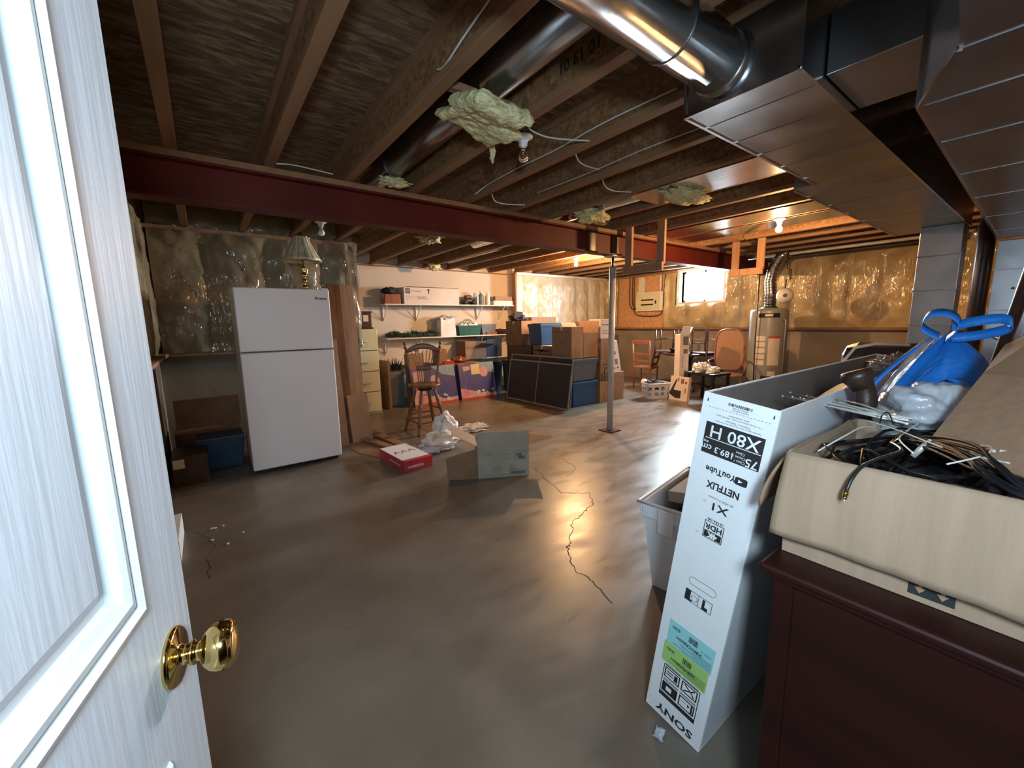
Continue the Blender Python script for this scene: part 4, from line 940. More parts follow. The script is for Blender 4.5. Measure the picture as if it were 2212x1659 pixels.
MB().tube([(.33*c_,.33*s_,2.44),(.33*c_,.33*s_,1.0),(.30*c_,.30*s_,.36)], .010, 8).build('gas_line', W_['walnut'], wh)
xt = thing('expansion_tank','round white expansion tank mounted above the water heater','tank',(7.47,2.70,1.64))
MB().lathe([(.01,-.12),(.07,-.11),(.11,-.06),(.12,0),(.11,.06),(.07,.11),(.01,.12)], n=28, m=TR(0,0,.10) @ RZ(AC) @ RY(PI/2)).build('tank', W_['shelf'], xt)
MB().tube([(.12*math.cos(AC),.12*math.sin(AC),.10),(.13*math.cos(AC),.13*math.sin(AC),.10)], .03, 14).build('end_cap', W_['black'], xt)
MB().tube([(.0,0,.2),(0,0,.35),(.0,-.06,.35),(0,-.06,.5),(0,0,.52),(0,0,.80)], .010, 8).build('water_pipe', W_['walnut'], xt)

# ------------------------------------------------------------------ far furniture cluster
def chair(name, label, loc, rot, m, seatz=.44, backh=.98, w=.40, slats=2, arms=False):
    t = thing(name, label, 'chair', loc, rot)
    MB().box(-w/2,-w/2,seatz-.03,w/2,w/2,seatz).build('seat', W_[m], t, bevel=.01)
    for sx in (-1,1):
        MB().tube([(sx*(w/2-.03),-w/2+.03,0),(sx*(w/2-.02),-w/2+.03,seatz-.02)], [.014,.02], 8).build('leg', W_[m], t)
        MB().tube([(sx*(w/2-.03),w/2-.02,0),(sx*(w/2-.02),w/2-.02,seatz),(sx*(w/2-.02),w/2+.06,backh)], [.015,.02,.015], 8).build('leg', W_[m], t)
    MB().bar((-w/2+.02,w/2+.055,backh-.03),(w/2-.02,w/2+.055,backh-.03), .018,.07).build('crest_rail', W_[m], t, bevel=.004)
    for i in range(slats):
        z = seatz+.12+i*.14; MB().bar((-w/2+.02,w/2+.01+i*.02,z),(w/2-.02,w/2+.01+i*.02,z), .014,.045).build('back_slat', W_[m], t, bevel=.003)
    for sx in (-1,1): MB().tube([(sx*(w/2-.03),-w/2+.03,.18),(sx*(w/2-.03),w/2-.02,.18)], .009, 6).build('stretcher', W_[m], t)
    MB().tube([(-w/2+.03,-w/2+.03,.25),(w/2-.03,-w/2+.03,.25)], .009, 6).build('stretcher', W_[m], t)
    return t
chair('dining_chair','reddish wooden chair left of the table by the window wall',(7.36,5.15,0),(0,0,math.radians(100)),'redwood')
tb_ = thing('round_table','dark round pedestal table holding upturned chairs','table',(7.72,4.42,0))
MB().lathe([(.02,.70),(.50,.70),(.54,.715),(.54,.735),(.50,.745),(.02,.745)], n=40).build('tabletop', W_['walnut'], tb_)
MB().lathe([(.09,.08),(.07,.15),(.05,.25),(.09,.38),(.06,.50),(.08,.62),(.16,.70)], n=20).build('pedestal', W_['walnut'], tb_)
for k in range(4):
    a = PI/4+k*PI/2; MB().tube([(.05*math.cos(a),.05*math.sin(a),.16),(.25*math.cos(a),.25*math.sin(a),.12),(.42*math.cos(a),.42*math.sin(a),.025)], [.04,.03,.022], 10).build('foot', W_['walnut'], tb_)
chair('dining_chair','upturned dark chair on the left of the round table',(7.58,4.82,1.185),(PI,0,math.radians(197)),'walnut',backh=.80)
chair('dining_chair','upturned dark chair on the right of the round table',(7.62,4.02,1.185),(PI,0,math.radians(-14)),'walnut',backh=.80)
tag(MB().lathe([(.07,0),(.11,.08),(.12,.09),(.02,.085)], c=(7.42,4.53,.746), n=24).build('bowl', W_['black']), 'dark bowl on the round table between the upturned chairs', 'bowl')
ts = thing('table_lamp','tan lampshade standing on the round table beside the tall white carton','lamp',(7.32,4.26,.746))
MB().lathe([(.05,0),(.05,.01),(.012,.02),(.012,.06)], n=16).build('stem', W_['walnut'], ts)
MB().lathe([(.14,.05),(.06,.30)], n=24).build('lamp_shade', W_['card'], ts)
# rocking chair
rk = thing('rocking_chair','bentwood rocking chair with an orange cane back right of the round table','chair',(7.30,3.44,0),(0,0,math.radians(-67)))
def rr(u, v, w, h, z0, yb):
    return None
oval = []
for k in range(40):
    a = 2*PI*k/40; x = .23*math.copysign(abs(math.cos(a))**.55, math.cos(a)); z = .36*math.copysign(abs(math.sin(a))**.6, math.sin(a))
    oval.append((x, .20+.10*(z+.36)/.72, .84+z))
MB().add(oval+[(0,.25,.84)], [(i,(i+1)%40,40) for i in range(40)]).build('cane_back', W_['cane'], rk, solid=.008)
MB().tube(oval+[oval[0]], .016, 8).build('back_frame', W_['redwood'], rk)
MB().lathe([(.22,.40),(.24,.41),(.24,.43),(.22,.44)], n=30).build('seat', W_['cane'], rk)
for s in (-1,1):
    MB().tube([(s*.24,.24,.68),(s*.30,.10,.66),(s*.31,-.10,.67),(s*.28,-.22,.64),(s*.27,-.24,.56),(s*.25,-.18,.44)], .016, 8).build('arm', W_['redwood'], rk)
    MB().tube([(s*.22,-.42,.10),(s*.22,-.25,.035),(s*.22,0,.018),(s*.22,.25,.04),(s*.22,.48,.14)], .017, 8).build('rocker', W_['walnut'], rk)
    MB().tube([(s*.22,-.20,.04),(s*.23,-.16,.20),(s*.21,-.17,.42)], .015, 8).build('leg', W_['walnut'], rk)
    MB().tube([(s*.22,.22,.05),(s*.23,.14,.22),(s*.20,.18,.42),(s*.21,.21,.56)], .015, 8).build('leg', W_['walnut'], rk)
MB().tube([(-.23,-.16,.20),(.23,-.16,.20)], .010, 8).build('stretcher', W_['walnut'], rk)
MB().tube([(-.23,.14,.20),(.23,.14,.20)], .010, 8).build('stretcher', W_['walnut'], rk)
# tall white carton and friends
twc = thing('tall_white_carton','tall narrow white carton standing before the round table','box',(6.72,3.97,0),(math.radians(-1),0,math.radians(-28)))
MB().box(-.085,-.085,0,.085,.085,1.14).build('body', W_['pinkwhite'], twc, bevel=.002)
MB().sheet([(-.085,-.085,1.14),(.085,-.085,1.14),(.07,-.14,1.27),(-.07,-.14,1.27)], .003).build('flap', W_['whitecard'], twc)
MB().sheet([(.085,-.085,1.14),(.085,.085,1.14),(.16,.07,1.26),(.16,-.07,1.26)], .003).build('flap', W_['whitecard'], twc)
rects(MB(),('y',-.085,-1),[(-.03,.95,.07,1.10),(-.02,.80,.06,.88),(-.03,.55,-.02,.78),(.0,.30,.05,.5)]).build('printing', W_['faint'], twc)
fw = thing('flat_white_carton','white carton with a bold black arrow leaning on the tall carton','box',(6.50,3.90,0),(0,math.radians(7),math.radians(-5)))
MB().box(0,-.19,0,.07,.17,.42).build('body', W_['pinkwhite'], fw, bevel=.002)
MB().prism([(.15,.09),(.17,.12),(.06,.36),(.03,.37),(.09,.18),(-.06,.17),(-.06,.04),(.05,.04)], 'x', -.0015, -.0002).build('printing', W_['ink'], fw)
rects(MB(),('x',0,-1),[(-.10,.30,-.04,.38),(-.16,.30,-.12,.34),(-.15,.14,-.13,.22),(0,.33,.02,.40)]).build('fine_print', W_['redwood'], fw)
lb = thing('laundry_basket','white plastic laundry basket full of dark cords on the floor','basket',(6.46,4.30,0),(0,0,math.radians(-28)))
def bsk(u, v):
    t = 2*PI*u; k = .86+.14*v; e = 5
    c, s = math.cos(t), math.sin(t); q = (abs(c)**e+abs(s)**e)**(-1/e)
    return (.23*k*c*q, .16*k*s*q, .27*v)
bk = MB(); nu, nv = 60, 9
vs = [bsk(i/nu, j/nv) for j in range(nv+1) for i in range(nu)]
fs = []
for j in range(nv):
    for i in range(nu):
        if j in (2,3,5,6) and (i % 5) in (1,2,3) : continue
        fs.append((j*nu+i, j*nu+(i+1)%nu, (j+1)*nu+(i+1)%nu, (j+1)*nu+i))
bk.add(vs, fs); bk.add([Vector(v)*.97 for v in vs[:nu]], [tuple(range(nu))])
bk.build('basket_body', W_['tub'], lb, solid=.004)
MB().tube([(Vector(bsk(i/40, 1.0))) for i in range(41)], .010, 8).build('rim', W_['tub'], lb)
cb = MB(); random.seed(12)
for i in range(9):
    c = Vector((random.uniform(-.12,.08), random.uniform(-.07,.07), .25)); r = random.uniform(.04,.09); ph = random.random()*6
    cb.tube([c+Vector((r*math.cos(ph+k*.5), r*.7*math.sin(ph+k*.5), .05*math.sin(k*.5+ph))) for k in range(13)], .010, 6)
cb.blob((0,0,.20),(.17,.11,.07),3,.3,3,24,12)
c_ob = cb.build('cord_bundle', W_['blackcloth'], None)
c_ob.location = (6.46,4.30,.13); tag(c_ob, 'tangle of black cords heaped in the white laundry basket', 'cords')
wc = MB().blob((6.36,4.46,.275),(.07,.05,.045),5,.5,4,24,14); tag(wc.build('white_cloth', W_['whitebag']), 'white cloth bunched at the left end of the laundry basket', 'cloth')
lt = thing('low_table','low black table with clutter beside the rocking chair','table',(6.80,3.53,0),(0,0,math.radians(-10)))
MB().box(-.22,-.27,.46,.22,.27,.50).build('tabletop', W_['black'], lt, bevel=.004)
for a in (-1,1):
    for c in (-1,1): MB().box(a*.19-.02,c*.24-.02,0,a*.19+.02,c*.24+.02,.46).build('leg', W_['black'], lt)
sb = MB()
sb = MB().blob((6.78,3.64,.56),(.12,.12,.08),9,.4,4,34,20,flatz=.502).blob((6.82,3.46,.54),(.12,.09,.05),13,.4,4,30,16,flatz=.502)
tag(sb.build('crumpled_bag', W_['whitebag']), 'crumpled white and silver bags on the low black table', 'bag')
for i, (x, y, rz, lb2) in enumerate(((6.64,3.62,.3,'pale sandal at the left edge of the low table'),(6.66,3.42,-.2,'pale sandal at the right edge of the low table'))):
    t = thing('sandal', lb2, 'shoe', (x,y,.501), (0,0,rz))
    MB().lathe([(.04,0),(.045,.02),(.02,.025)], n=16, m=Matrix.Diagonal((2.2,1,1,1))).build('sole', W_['whitecard'], t)
    MB().tube([(0,-.04,.02),(0,0,.06),(0,.04,.02)], .012, 8).build('strap', W_['silver'], t)

# ------------------------------------------------------------------ dark corner behind the door edge
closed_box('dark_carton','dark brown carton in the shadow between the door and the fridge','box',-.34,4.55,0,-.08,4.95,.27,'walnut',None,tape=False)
tag(MB().box(-.33,4.535,.17,-.25,4.549,.25).build('label_sheet', W_['paper']), 'pale paper label on the dark carton beside the door', 'label')
tag(MB().box(-.32,5.38,.35,.24,5.42,.66, Matrix.Identity(4)).build('brown_panel', W_['carddark']), 'brown panel leaning low on the concrete wall left of the fridge', 'panel')
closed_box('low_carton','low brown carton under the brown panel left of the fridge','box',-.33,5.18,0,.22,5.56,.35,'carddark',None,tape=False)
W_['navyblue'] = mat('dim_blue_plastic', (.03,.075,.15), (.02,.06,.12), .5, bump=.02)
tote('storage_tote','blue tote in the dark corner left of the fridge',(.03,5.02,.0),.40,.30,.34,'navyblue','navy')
tag(MB().box(-.37,3.05,0,-.245,3.50,.14).build('white_box_end', W_['whitecard'], bevel=.002), 'white box end poking out past the door edge', 'box')
random.seed(31)
for i in range(6):
    x, y = random.choice(((-.02,3.35),(.02,3.2),(-.08,3.3)))
    x += random.uniform(-.1,.1); y += random.uniform(-.15,.15); r = random.uniform(.006,.014)
    tag(MB().blob((x,y,.005),(r,r*.8,.005),i,.5,4,8,6,flatz=.0005).build('plaster_crumb', W_['whitecard']), 'tiny white plaster crumb on the dark floor beside the door', 'debris', 'plaster crumbs on the floor by the door')
tag(MB().box(-.385,.6,.02,-.36,5.2,.14).build('pale_trim_board', W_['paper']), 'pale narrow board lying along the left wall', 'board') if False else None
# ------------------------------------------------------------------ white tub behind the TV box
ut = thing('storage_tub','white plastic tub full of scraps standing behind the tall white carton','tub',(2.06,1.05,0),(0,0,math.radians(9)))
mb = MB().frus((0,0,.002), .52,.31,.62,.40,.47, cap=False)
mb.build('body', W_['tub'], ut, solid=.004, bevel=.02)
rm = MB()
for hw, hd, z0, z1 in ((.32,.21,.40,.475),):
    rm.box(-hw,-hd,z0,hw,-hd+.012,z1).box(-hw,hd-.012,z0,hw,hd,z1).box(-hw,-hd+.012,z0,-hw+.012,hd-.012,z1).box(hw-.012,-hd+.012,z0,hw,hd-.012,z1)
rm.build('rim', W_['tub'], ut, bevel=.005)
MB().tube([(-.325,-.215,.48),(.325,-.215,.48),(.325,.215,.48),(-.325,.215,.48),(-.325,-.215,.48)], .009, 8).build('rim_lip', W_['tub'], ut)
MB().box(-.335,.03,.34,-.322,.11,.47).box(-.335,-.11,.34,-.322,-.03,.47).build('latch_lug', W_['tub'], ut, bevel=.006)
lb1 = MB(); lb1.sheet([(-.296,-.13,.24),(-.296,.02,.24),(-.312,.02,.34),(-.312,-.13,.34)], -.001); lb1.build('sticker', W_['whitecard'], ut)
lb1 = MB(); lb1.sheet([(-.309,-.13,.305),(-.309,.02,.305),(-.315,.02,.345),(-.315,-.13,.345)], -.001); lb1.build('red_sticker_band', W_['redink'], ut)
rects(MB(),('x',-.290,-1),[(.05,.29,.057,.30),(-.02,.25,.0,.253)], m=None).build('mark', W_['ink'], ut)
random.seed(17)
lbl = ['black scrap leaning against the tub wall','grey folded cloth in the white tub','cream paper strip standing in the white tub','dark book slanting in the white tub']
for i, (x, y, rx_, ry_, rz_, sx_, sy_, m) in enumerate(((-.20,.02,.4,.5,.2,.12,.14,'black'),(-.10,.0,.2,-.6,.5,.16,.12,'greyplastic'),(-.16,-.08,.9,.3,.3,.05,.16,'paper'),(-.04,-.10,.3,.4,.9,.14,.12,'blackcloth'))):
    tag(MB().box(-sx_/2,-sy_/2,-.008,sx_/2,sy_/2,.008, TR(2.06,1.05,.40) @ RZ(math.radians(9)) @ TR(x,y,0) @ RZ(rz_) @ RX(rx_) @ RY(ry_)).build('scrap', W_[m], bevel=.003), lbl[i], 'scrap')
tag(MB().box(-.20,-.13,0,.20,.13,.06, TR(2.16,1.09,.43) @ RZ(.15) @ RX(-.12)).build('shoe_box', W_['cardgrey'], bevel=.003), 'pale box lying across the back of the white tub', 'box')
tag(MB().blob((2.06,1.05,.28),(.24,.14,.12),4,.2,3,30,16).build('scrap_heap', W_['blackcloth']), 'dark heap of scraps filling the white tub', 'scraps')

# ------------------------------------------------------------------ tall white TV carton
LEAN = math.radians(7.7)
W_['lining'] = mat('brown_carton_lining', (.21,.165,.14), (.18,.14,.12), .85, scale=5, bump=.04)
tv = thing('television_carton','tall open white television carton with black printing, upside down, leaning beside the dark dresser','box',(1.15,.56,0),(LEAN,0,0))
Wt, Ht, Lt, q = .203, 1.175, 1.83, .006
b = MB().box(0,0,0,Lt,Wt,q).box(0,0,q,q,Wt,Ht).box(Lt-q,0,q,Lt,Wt,Ht)
b.box(q,0,q,Lt-q,q,Ht).box(q,Wt-q,q,Lt-q,Wt,Ht)
b.build('body', W_['whitecard'], tv, bevel=.0015)
MB().box(q+.0005,q+.0005,.02,Lt-q-.0005,q+.0015,Ht-.004).box(q+.0005,Wt-q-.0015,.02,Lt-q-.0005,Wt-q-.0005,Ht-.004).box(q+.0005,q+.002,.02,q+.0015,Wt-q-.002,Ht-.004).build('brown_lining', W_['lining'], tv)
def TM(y, z, sc=1):       # reader sees the face from -X, carton upside down: text right = +Y, text up = -Z
    return Matrix(((0,0,-1,-.0008),(1,0,0,y),(0,-1,0,z),(0,0,0,1)))
K = MB(); Wh = MB(); G = MB()
def R(mb, y0, z0, y1, z1, e=.0006): mb.box(-e,y0,z0,-.00005,y1,z1)
R(K, .019,.997,.180,1.092)
Wh.text('X80 H', .050, TM(.097,1.068) @ TR(0,0,.0004), sx=1.02, bold=.0005)
Wh.text('189.3 cm', .026, TM(.134,1.016) @ TR(0,0,.0004), sx=1.0, bold=.0003)
Wh.text('75', .034, TM(.040,1.013) @ TR(0,0,.0004), bold=.0004)
Wh.text('Class /', .011, TM(.070,1.006) @ TR(0,0,.0004)).text('Classe /', .011, TM(.073,1.018) @ TR(0,0,.0004)).text('Clase', .011, TM(.072,1.030) @ TR(0,0,.0004)).text('diag.', .010, TM(.171,1.032) @ TR(0,0,.0004))
Wh.build('white_lettering', W_['inkw'], tv)
R(G, .022,1.0435,.174,1.0455,.0012)
G.build('white_rule', W_['inkw'], tv)
K.text('YouTube', .026, TM(.113,.953), bold=.0007, sx=.9)
K.prism([(.037+.018+.017*math.copysign(abs(math.cos(a*PI/12))**.4, math.cos(a*PI/12)), .951+.0115*math.copysign(abs(math.sin(a*PI/12))**.4, math.sin(a*PI/12))) for a in range(24)], 'x', -.0006, -.00005)
K.text('NETFLIX', .030, TM(.097,.908), bold=.0010, sx=.82)
K.text('4K HDR Processor', .0095, TM(.097,.871))
K.text('X1', .034, TM(.097,.846), bold=.0006, sx=1.3).text('TM', .006, TM(.140,.852))
K.text('ULTRA HD', .010, TM(.098,.802), bold=.0003)
for a in ((.070,.793,.128,.795),(.070,.739,.128,.741),(.070,.739,.072,.795),(.126,.739,.128,.795),(.0735,.7425,.1245,.764)): R(K, *a)
K.text('HDR', .024, TM(.099,.779), bold=.0008, sx=1.0).text('TM', .006, TM(.145,.744))
for i in range(18): R(K, .016+i*.0094,1.1355,.021+i*.0094,1.1365)
random.seed(2)
yy = .066
while yy < .130:
    wd = random.choice((.001,.0018,.003)); R(K, yy,1.153,yy+wd,1.161); yy += wd+random.choice((.0012,.002))
for z, t_, s_ in ((1.149,'4905524 932188',.006),(1.143,'MADE IN MEXICO',.0055),(1.124,'Sony Corporation',.0075),(1.117,'1-7-1 Konan Minato-ku Tokyo, 108-0075 Japan',.0065),(1.107,'Television / Téléviseur',.0075),(1.0995,'Televisor digital a color con pantalla de cristal líquido',.0058)): K.text(t_, s_, TM(.095,z))
for y in (.012,.188): K.prism([(y-.002,1.150),(y+.002,1.150),(y+.001,1.160),(y-.001,1.160)], 'x', -.0006, -.00005)
# handle slot outline
pts = [(.0955+(.030+.013*math.cos(a))*(1) if math.cos(a) > 0 else .0955-.030+.013*math.cos(a), .575+.013*math.sin(a)) for a in [2*PI*k/40 for k in range(40)]]
for (y0, z0), (y1, z1) in zip(pts, pts[1:]+pts[:1]): K.bar((-.0004,y0,z0),(-.0004,y1,z1), .0011,.0006, up=(1,0,0))
# handling pictograms
for a in ((.056,.500,.1425,.5015),(.056,.5385,.1425,.540),(.056,.500,.0575,.540),(.141,.500,.1425,.540),(.098,.500,.0995,.540),(.118,.502,.141,.508),(.125,.508,.141,.538),(.078,.502,.086,.536),(.068,.502,.078,.512)): R(K, *a)
K.tube([(-.0004,.112+.010*math.cos(a*PI/6),.518+.010*math.sin(a*PI/6)) for a in range(13)], .0008, 4)
# picture block
for a in ((.033,.086,.163,.0885),(.033,.214,.163,.2165),(.033,.086,.0355,.2165),(.1605,.086,.163,.2165),(.033,.0885,.163,.102)): R(K, *a)
for y0, z0 in ((.040,.108),(.102,.108),(.040,.168),(.102,.168)):
    for a in ((y0,z0,y0+.055,z0+.004),(y0,z0+.036,y0+.055,z0+.040),(y0,z0,y0+.004,z0+.04),(y0+.051,z0,y0+.055,z0+.04)): R(K, *a)
    for i in range(3): R(K, y0,z0+.045+i*.003,y0+.055,z0+.0462+i*.003)
R(K,.104,.112,.155,.144); R(K,.046,.112,.052,.144)
K.text('4', .018, TM(.060,.132), bold=.0006).text('max', .010, TM(.078,.132))
K.tube([(-.0004,.050,.175),(-.0004,.060,.188),(-.0004,.070,.192),(-.0004,.085,.202)], .0022, 4).tube([(-.0004,.050,.202),(-.0004,.062,.190),(-.0004,.085,.176)], .0022, 4)
for a in ((.110,.176,.122,.200),(.126,.182,.150,.186),(.126,.192,.150,.196)): R(K, *a)
K.text('SONY', .040, TM(.096,.036), bold=.0012, sx=1.25)
K.build('black_printing', W_['ink'], tv)
Wh2 = MB(); Wh2.text('4K', .024, TM(.099,.7535) @ TR(0,0,.0006), bold=.0012).prism([(.044,.946),(.044,.956),(.058,.951)] if False else [(.062,.946),(.062,.956),(.050,.951)], 'x', -.0012, -.0006)
Wh2.box(-.0013,.122,.120,-.0006,.142,.136).build('white_symbol', W_['inkw'], tv)
# stickers
for nm, m, y0, z0, y1, z1, sk in (('cyan_sticker','cyan',.017,.303,.172,.396,.0012),('lime_sticker','lime',.022,.226,.176,.305,.0018)):
    s_ = MB().box(-sk,y0,z0,-.0003,y1,z1).build(nm, W_[m], tv)
    k = MB(); yy = y0+.055; random.seed(9)
    M2 = TR(-sk,0,0)
    while yy < y0+.085:
        wd = random.choice((.0012,.002,.003)); k.box(-sk-.0005,yy,z1-.035,-sk,yy+wd,z1-.014); yy += wd+.0014
    k.text('SON', .013, M2 @ TM(y0+.128,z1-.022), bold=.0004).text('XBR75X800H', .015, M2 @ TM(y0+.080,z1-.050), bold=.0003)
    for i in range(7): k.box(-sk-.0004,y0+.004,z0+.006+i*.005,-sk,y0+.06+.08*random.random(),z0+.007+i*.005)
    if sk < .0015: k.text('LOT 2', .012, M2 @ TM(y0+.025,z1-.035))
    k.build('sticker_print', W_['ink'], s_)
for i in range(3): MB().box(.30,-.0006,.96+.012*i,1.6,-.0001,.963+.012*i).build('side_print', W_['faint'], tv)
tag(MB().blob((1.10,.67,.012),(.022,.018,.012),3,.4,4,16,8,flatz=.001).build('plastic_scrap', W_['smokefilm']), 'tiny clear plastic scrap at the foot of the white television carton', 'scrap')
pk = MB().prism([(1.9,.0),(2.5,.0),(2.5,.10),(2.2,.14),(1.9,.07)], 'y', .0, .07)
tag(MB().sheet([(1.50,.43,1.115),(1.95,.43,1.165),(1.98,.50,1.13),(1.62,.53,1.07)], .006).build('foam_packing', W_['whitecard']), 'white foam packing piece inside the open television carton', 'packing')
tag(MB().blob((2.62,.46,1.17),(.17,.07,.035),8,.5,5,40,20).build('plastic_wrap', W_['polyfilm']), 'crumpled clear plastic wrap on the far rim of the television carton', 'plastic wrap')

# ------------------------------------------------------------------ dresser
dz = thing('dresser','dark cherry wood dresser along the right edge holding the cardboard cartons','dresser',(1.75,.06,0))
MB().box(.965,-.20,.03,2.60,.318,.828).build('carcase', W_['cherry'], dz, world=True, bevel=.004)
MB().box(.935,-.215,.845,2.63,.348,.865).build('top', W_['cherry'], dz, world=True, bevel=.007)
MB().box(.950,-.21,.828,2.615,.333,.845).build('top_moulding', W_['cherry'], dz, world=True, bevel=.006)
for y0_, y1_ in ((.285,.325),(-.205,-.165)): MB().box(.960,y0_,0,.985,y1_,.828).build('corner_stile', W_['cherry'], dz, world=True, bevel=.003)
for z0, z1 in ((.08,.31),(.33,.56),(.58,.80)):
    for x0, x1 in ((1.02,1.77),(1.79,2.56)):
        d_ = MB().box(x0,.318,z0,x1,.334,z1).build('drawer', W_['cherry'], dz, world=True, bevel=.004)
        MB().tube([(x0+.30,.334,(z0+z1)/2),(x0+.31,.352,(z0+z1)/2),(x0+.43,.352,(z0+z1)/2),(x0+.44,.334,(z0+z1)/2)], .005, 8).build('drawer_pull', W_['brass'], d_, world=True)

# ------------------------------------------------------------------ carton of cables on the dresser
W_['cardnew'] = mat('new_corrugated_cardboard', (.33,.225,.15), (.29,.20,.13), .85, scale=3, stretch=(1,14,1), bump=.10)
ca = thing('cable_carton','open cardboard carton full of black cables standing on the dark dresser','box',(1.27,.10,.866))
x0, x1, y0, y1, h = -.245, .245, -.30, .235, .236
MB().box(x0,y0,0,x1,y1,.005).box(x0,y0,.005,x0+.006,y1,h).box(x1-.006,y0,.005,x1,y1,h).box(x0+.006,y0,.005,x1-.006,y0+.006,h).box(x0+.006,y1-.006,.005,x1-.006,y1,h).build('body', W_['cardnew'], ca)
fl = MB()
def flapfn(u, v):
    y = y1+.004-(y1-y0+.004)*u; k = v
    return (x0-.004-.028*math.sin(k*PI*.5)-.004*math.sin(u*9+v*2), y+.012*v*(1-2*u), h-.172*k-.010*(1-math.cos(k*2))+.003*mnoise.noise(Vector((u*8,v*5,1))))
fl.grid(flapfn, 40, 12).build('front_flap', W_['cardnew'], ca, solid=.005)
def lflap(u, v):
    return (x0+.01+(x1-x0-.03)*u, y1+.003+.055*math.sin(v*1.5)+.004*math.sin(u*7), h-.15*v)
MB().grid(lflap, 20, 8).build('side_flap', W_['card'], ca, solid=.005)
MB().sheet([(.015,.055,h+.002),(-.150,-.135,h+.002),(.13,-.12,h+.155),(.235,.0,h+.152)], .005).build('raised_flap', W_['card'], ca)
MB().sheet([(.235,.0,h+.152),(.13,-.12,h+.155),(.28,-.12,h+.30),(.36,-.02,h+.215)], .005).build('raised_flap_end', W_['carddark'], ca)  # darker card carries the shade of the side facing away
mb = MB().box(x0-.0012,-.040,.012,x0-.0001,.022,.062)
mb.build('black_mark', W_['ink'], ca)
mb = MB()
for c in (-.024,.006): mb.prism([(c-.003,.058),(c-.003,.029),(c-.008,.029),(c,.018),(c+.008,.029),(c+.003,.029),(c+.003,.058)], 'x', x0-.0018, x0-.0012)
mb.build('arrow_mark', W_['card'], ca)
# cables
def cpath(pts, r, m, nm, lab, catg='cable', n=8, extra=None):
    P = [Vector(p) for p in pts]; out = []
    for i in range(len(P)-1):
        p0 = P[max(i-1,0)]; p1 = P[i]; p2 = P[i+1]; p3 = P[min(i+2, len(P)-1)]
        for k in range(8):
            t = k/8; out.append(.5*((2*p1)+(p2-p0)*t+(2*p0-5*p1+4*p2-p3)*t*t+(3*p1-p0-3*p2+p3)*t**3))
    out.append(P[-1])
    mb = MB().tube(out, r, n)
    if nm is None: return mb
    return tag(mb.build(nm, W_[m]), lab, catg)
W_['cableblack'] = mat('black_cable_sheath', (.006,.006,.007), (.010,.010,.011), .42, bump=.02, spec=.18)
coil = MB(); random.seed(5)
for i in range(24):
    cx, cy = 1.25+random.uniform(-.04,.05), .14+random.uniform(-.05,.05); rx, ry = random.uniform(.11,.19), random.uniform(.08,.14); z = 1.000+.0038*i; tl = random.uniform(-.06,.12); ph = random.random()*6
    pts = [(cx+rx*math.cos(a*.35+ph), cy+ry*math.sin(a*.35+ph), z+tl*.4*math.cos(a*.35+ph)+.012*math.sin(a*1.1+i)) for a in range(19)]
    coil.tube(pts, random.choice((.0030,.0036,.0042)), 7)
tag(coil.build('cable_coil', W_['cableblack']), 'large tangle of coiled black cables inside the carton on the dresser', 'cables')
tag(MB().box(1.04,-.18,.88,1.49,.31,1.03).build('electronics_bundle', W_['blackcloth'], bevel=.03), 'dark mass of adapters filling the carton under the cables', 'electronics')
bun = MB()
for i in range(12):
    o = Vector((random.uniform(-.012,.012), random.uniform(-.006,.006), random.uniform(-.012,.014)))
    pts = [(1.36,.20,1.10),(1.24,.13,1.125),(1.13,.075,1.128),(1.07,.045,1.122),(1.045,.00,1.110),(1.05,-.10,1.105)]
    k = MB(); P = [Vector(p)+o*(1+.8*math.sin(j*1.5+i)) for j, p in enumerate(pts)]
    out = []
    for a in range(len(P)-1):
        p0 = P[max(a-1,0)]; p1 = P[a]; p2 = P[a+1]; p3 = P[min(a+2, len(P)-1)]
        for s_ in range(6):
            t = s_/6; out.append(.5*((2*p1)+(p2-p0)*t+(2*p0-5*p1+4*p2-p3)*t*t+(3*p1-p0-3*p2+p3)*t**3))
    bun.tube(out, .0034, 7)
tag(bun.build('cable_bundle', W_['cableblack']), 'thick bundle of black cables lying along the front rim of the carton', 'cables')
cx_ = thing('coaxial_cable','black coaxial cable hanging over the carton rim with a metal connector','cable',(1.0,.2,1.05))
mb = cpath([(1.20,.20,1.12),(1.12,.17,1.125),(1.05,.19,1.118),(1.012,.205,1.108),(.990,.213,1.090),(.978,.217,1.070),(.975,.218,1.060)], .0034, 'black', None, None)
mb.build('sheath', W_['black'], cx_, world=True)
MB().tube([(.976,.218,1.062),(.973,.2185,1.052)], .0052, 6).tube([(.973,.2185,1.052),(.9715,.2188,1.046)], .0043, 12).build('connector', W_['brass'], cx_, world=True)
MB().tube([(.9715,.2188,1.046),(.971,.219,1.038)], .0008, 6).build('pin', W_['silver'], cx_, world=True)
wires = [([(1.46,.33,1.10),(1.38,.29,1.125),(1.28,.21,1.135),(1.20,.11,1.125),(1.15,.03,1.13)],'pale cable arching across the black cables'),
         ([(1.12,.31,1.09),(1.20,.28,1.12),(1.30,.27,1.125),(1.42,.25,1.10)],'pale cable crossing the back of the cable carton'),
         ([(1.42,.19,1.13),(1.33,.20,1.12),(1.22,.19,1.125),(1.10,.15,1.13)],'thin pale cable running toward the carton front'),
         ([(1.08,.10,1.125),(1.14,.06,1.14),(1.22,.06,1.14),(1.28,.10,1.12)],'short pale cable curl near the raised flap')]
for p, l in wires: cpath(p, .0017, 'wire', 'thin_cable', l)
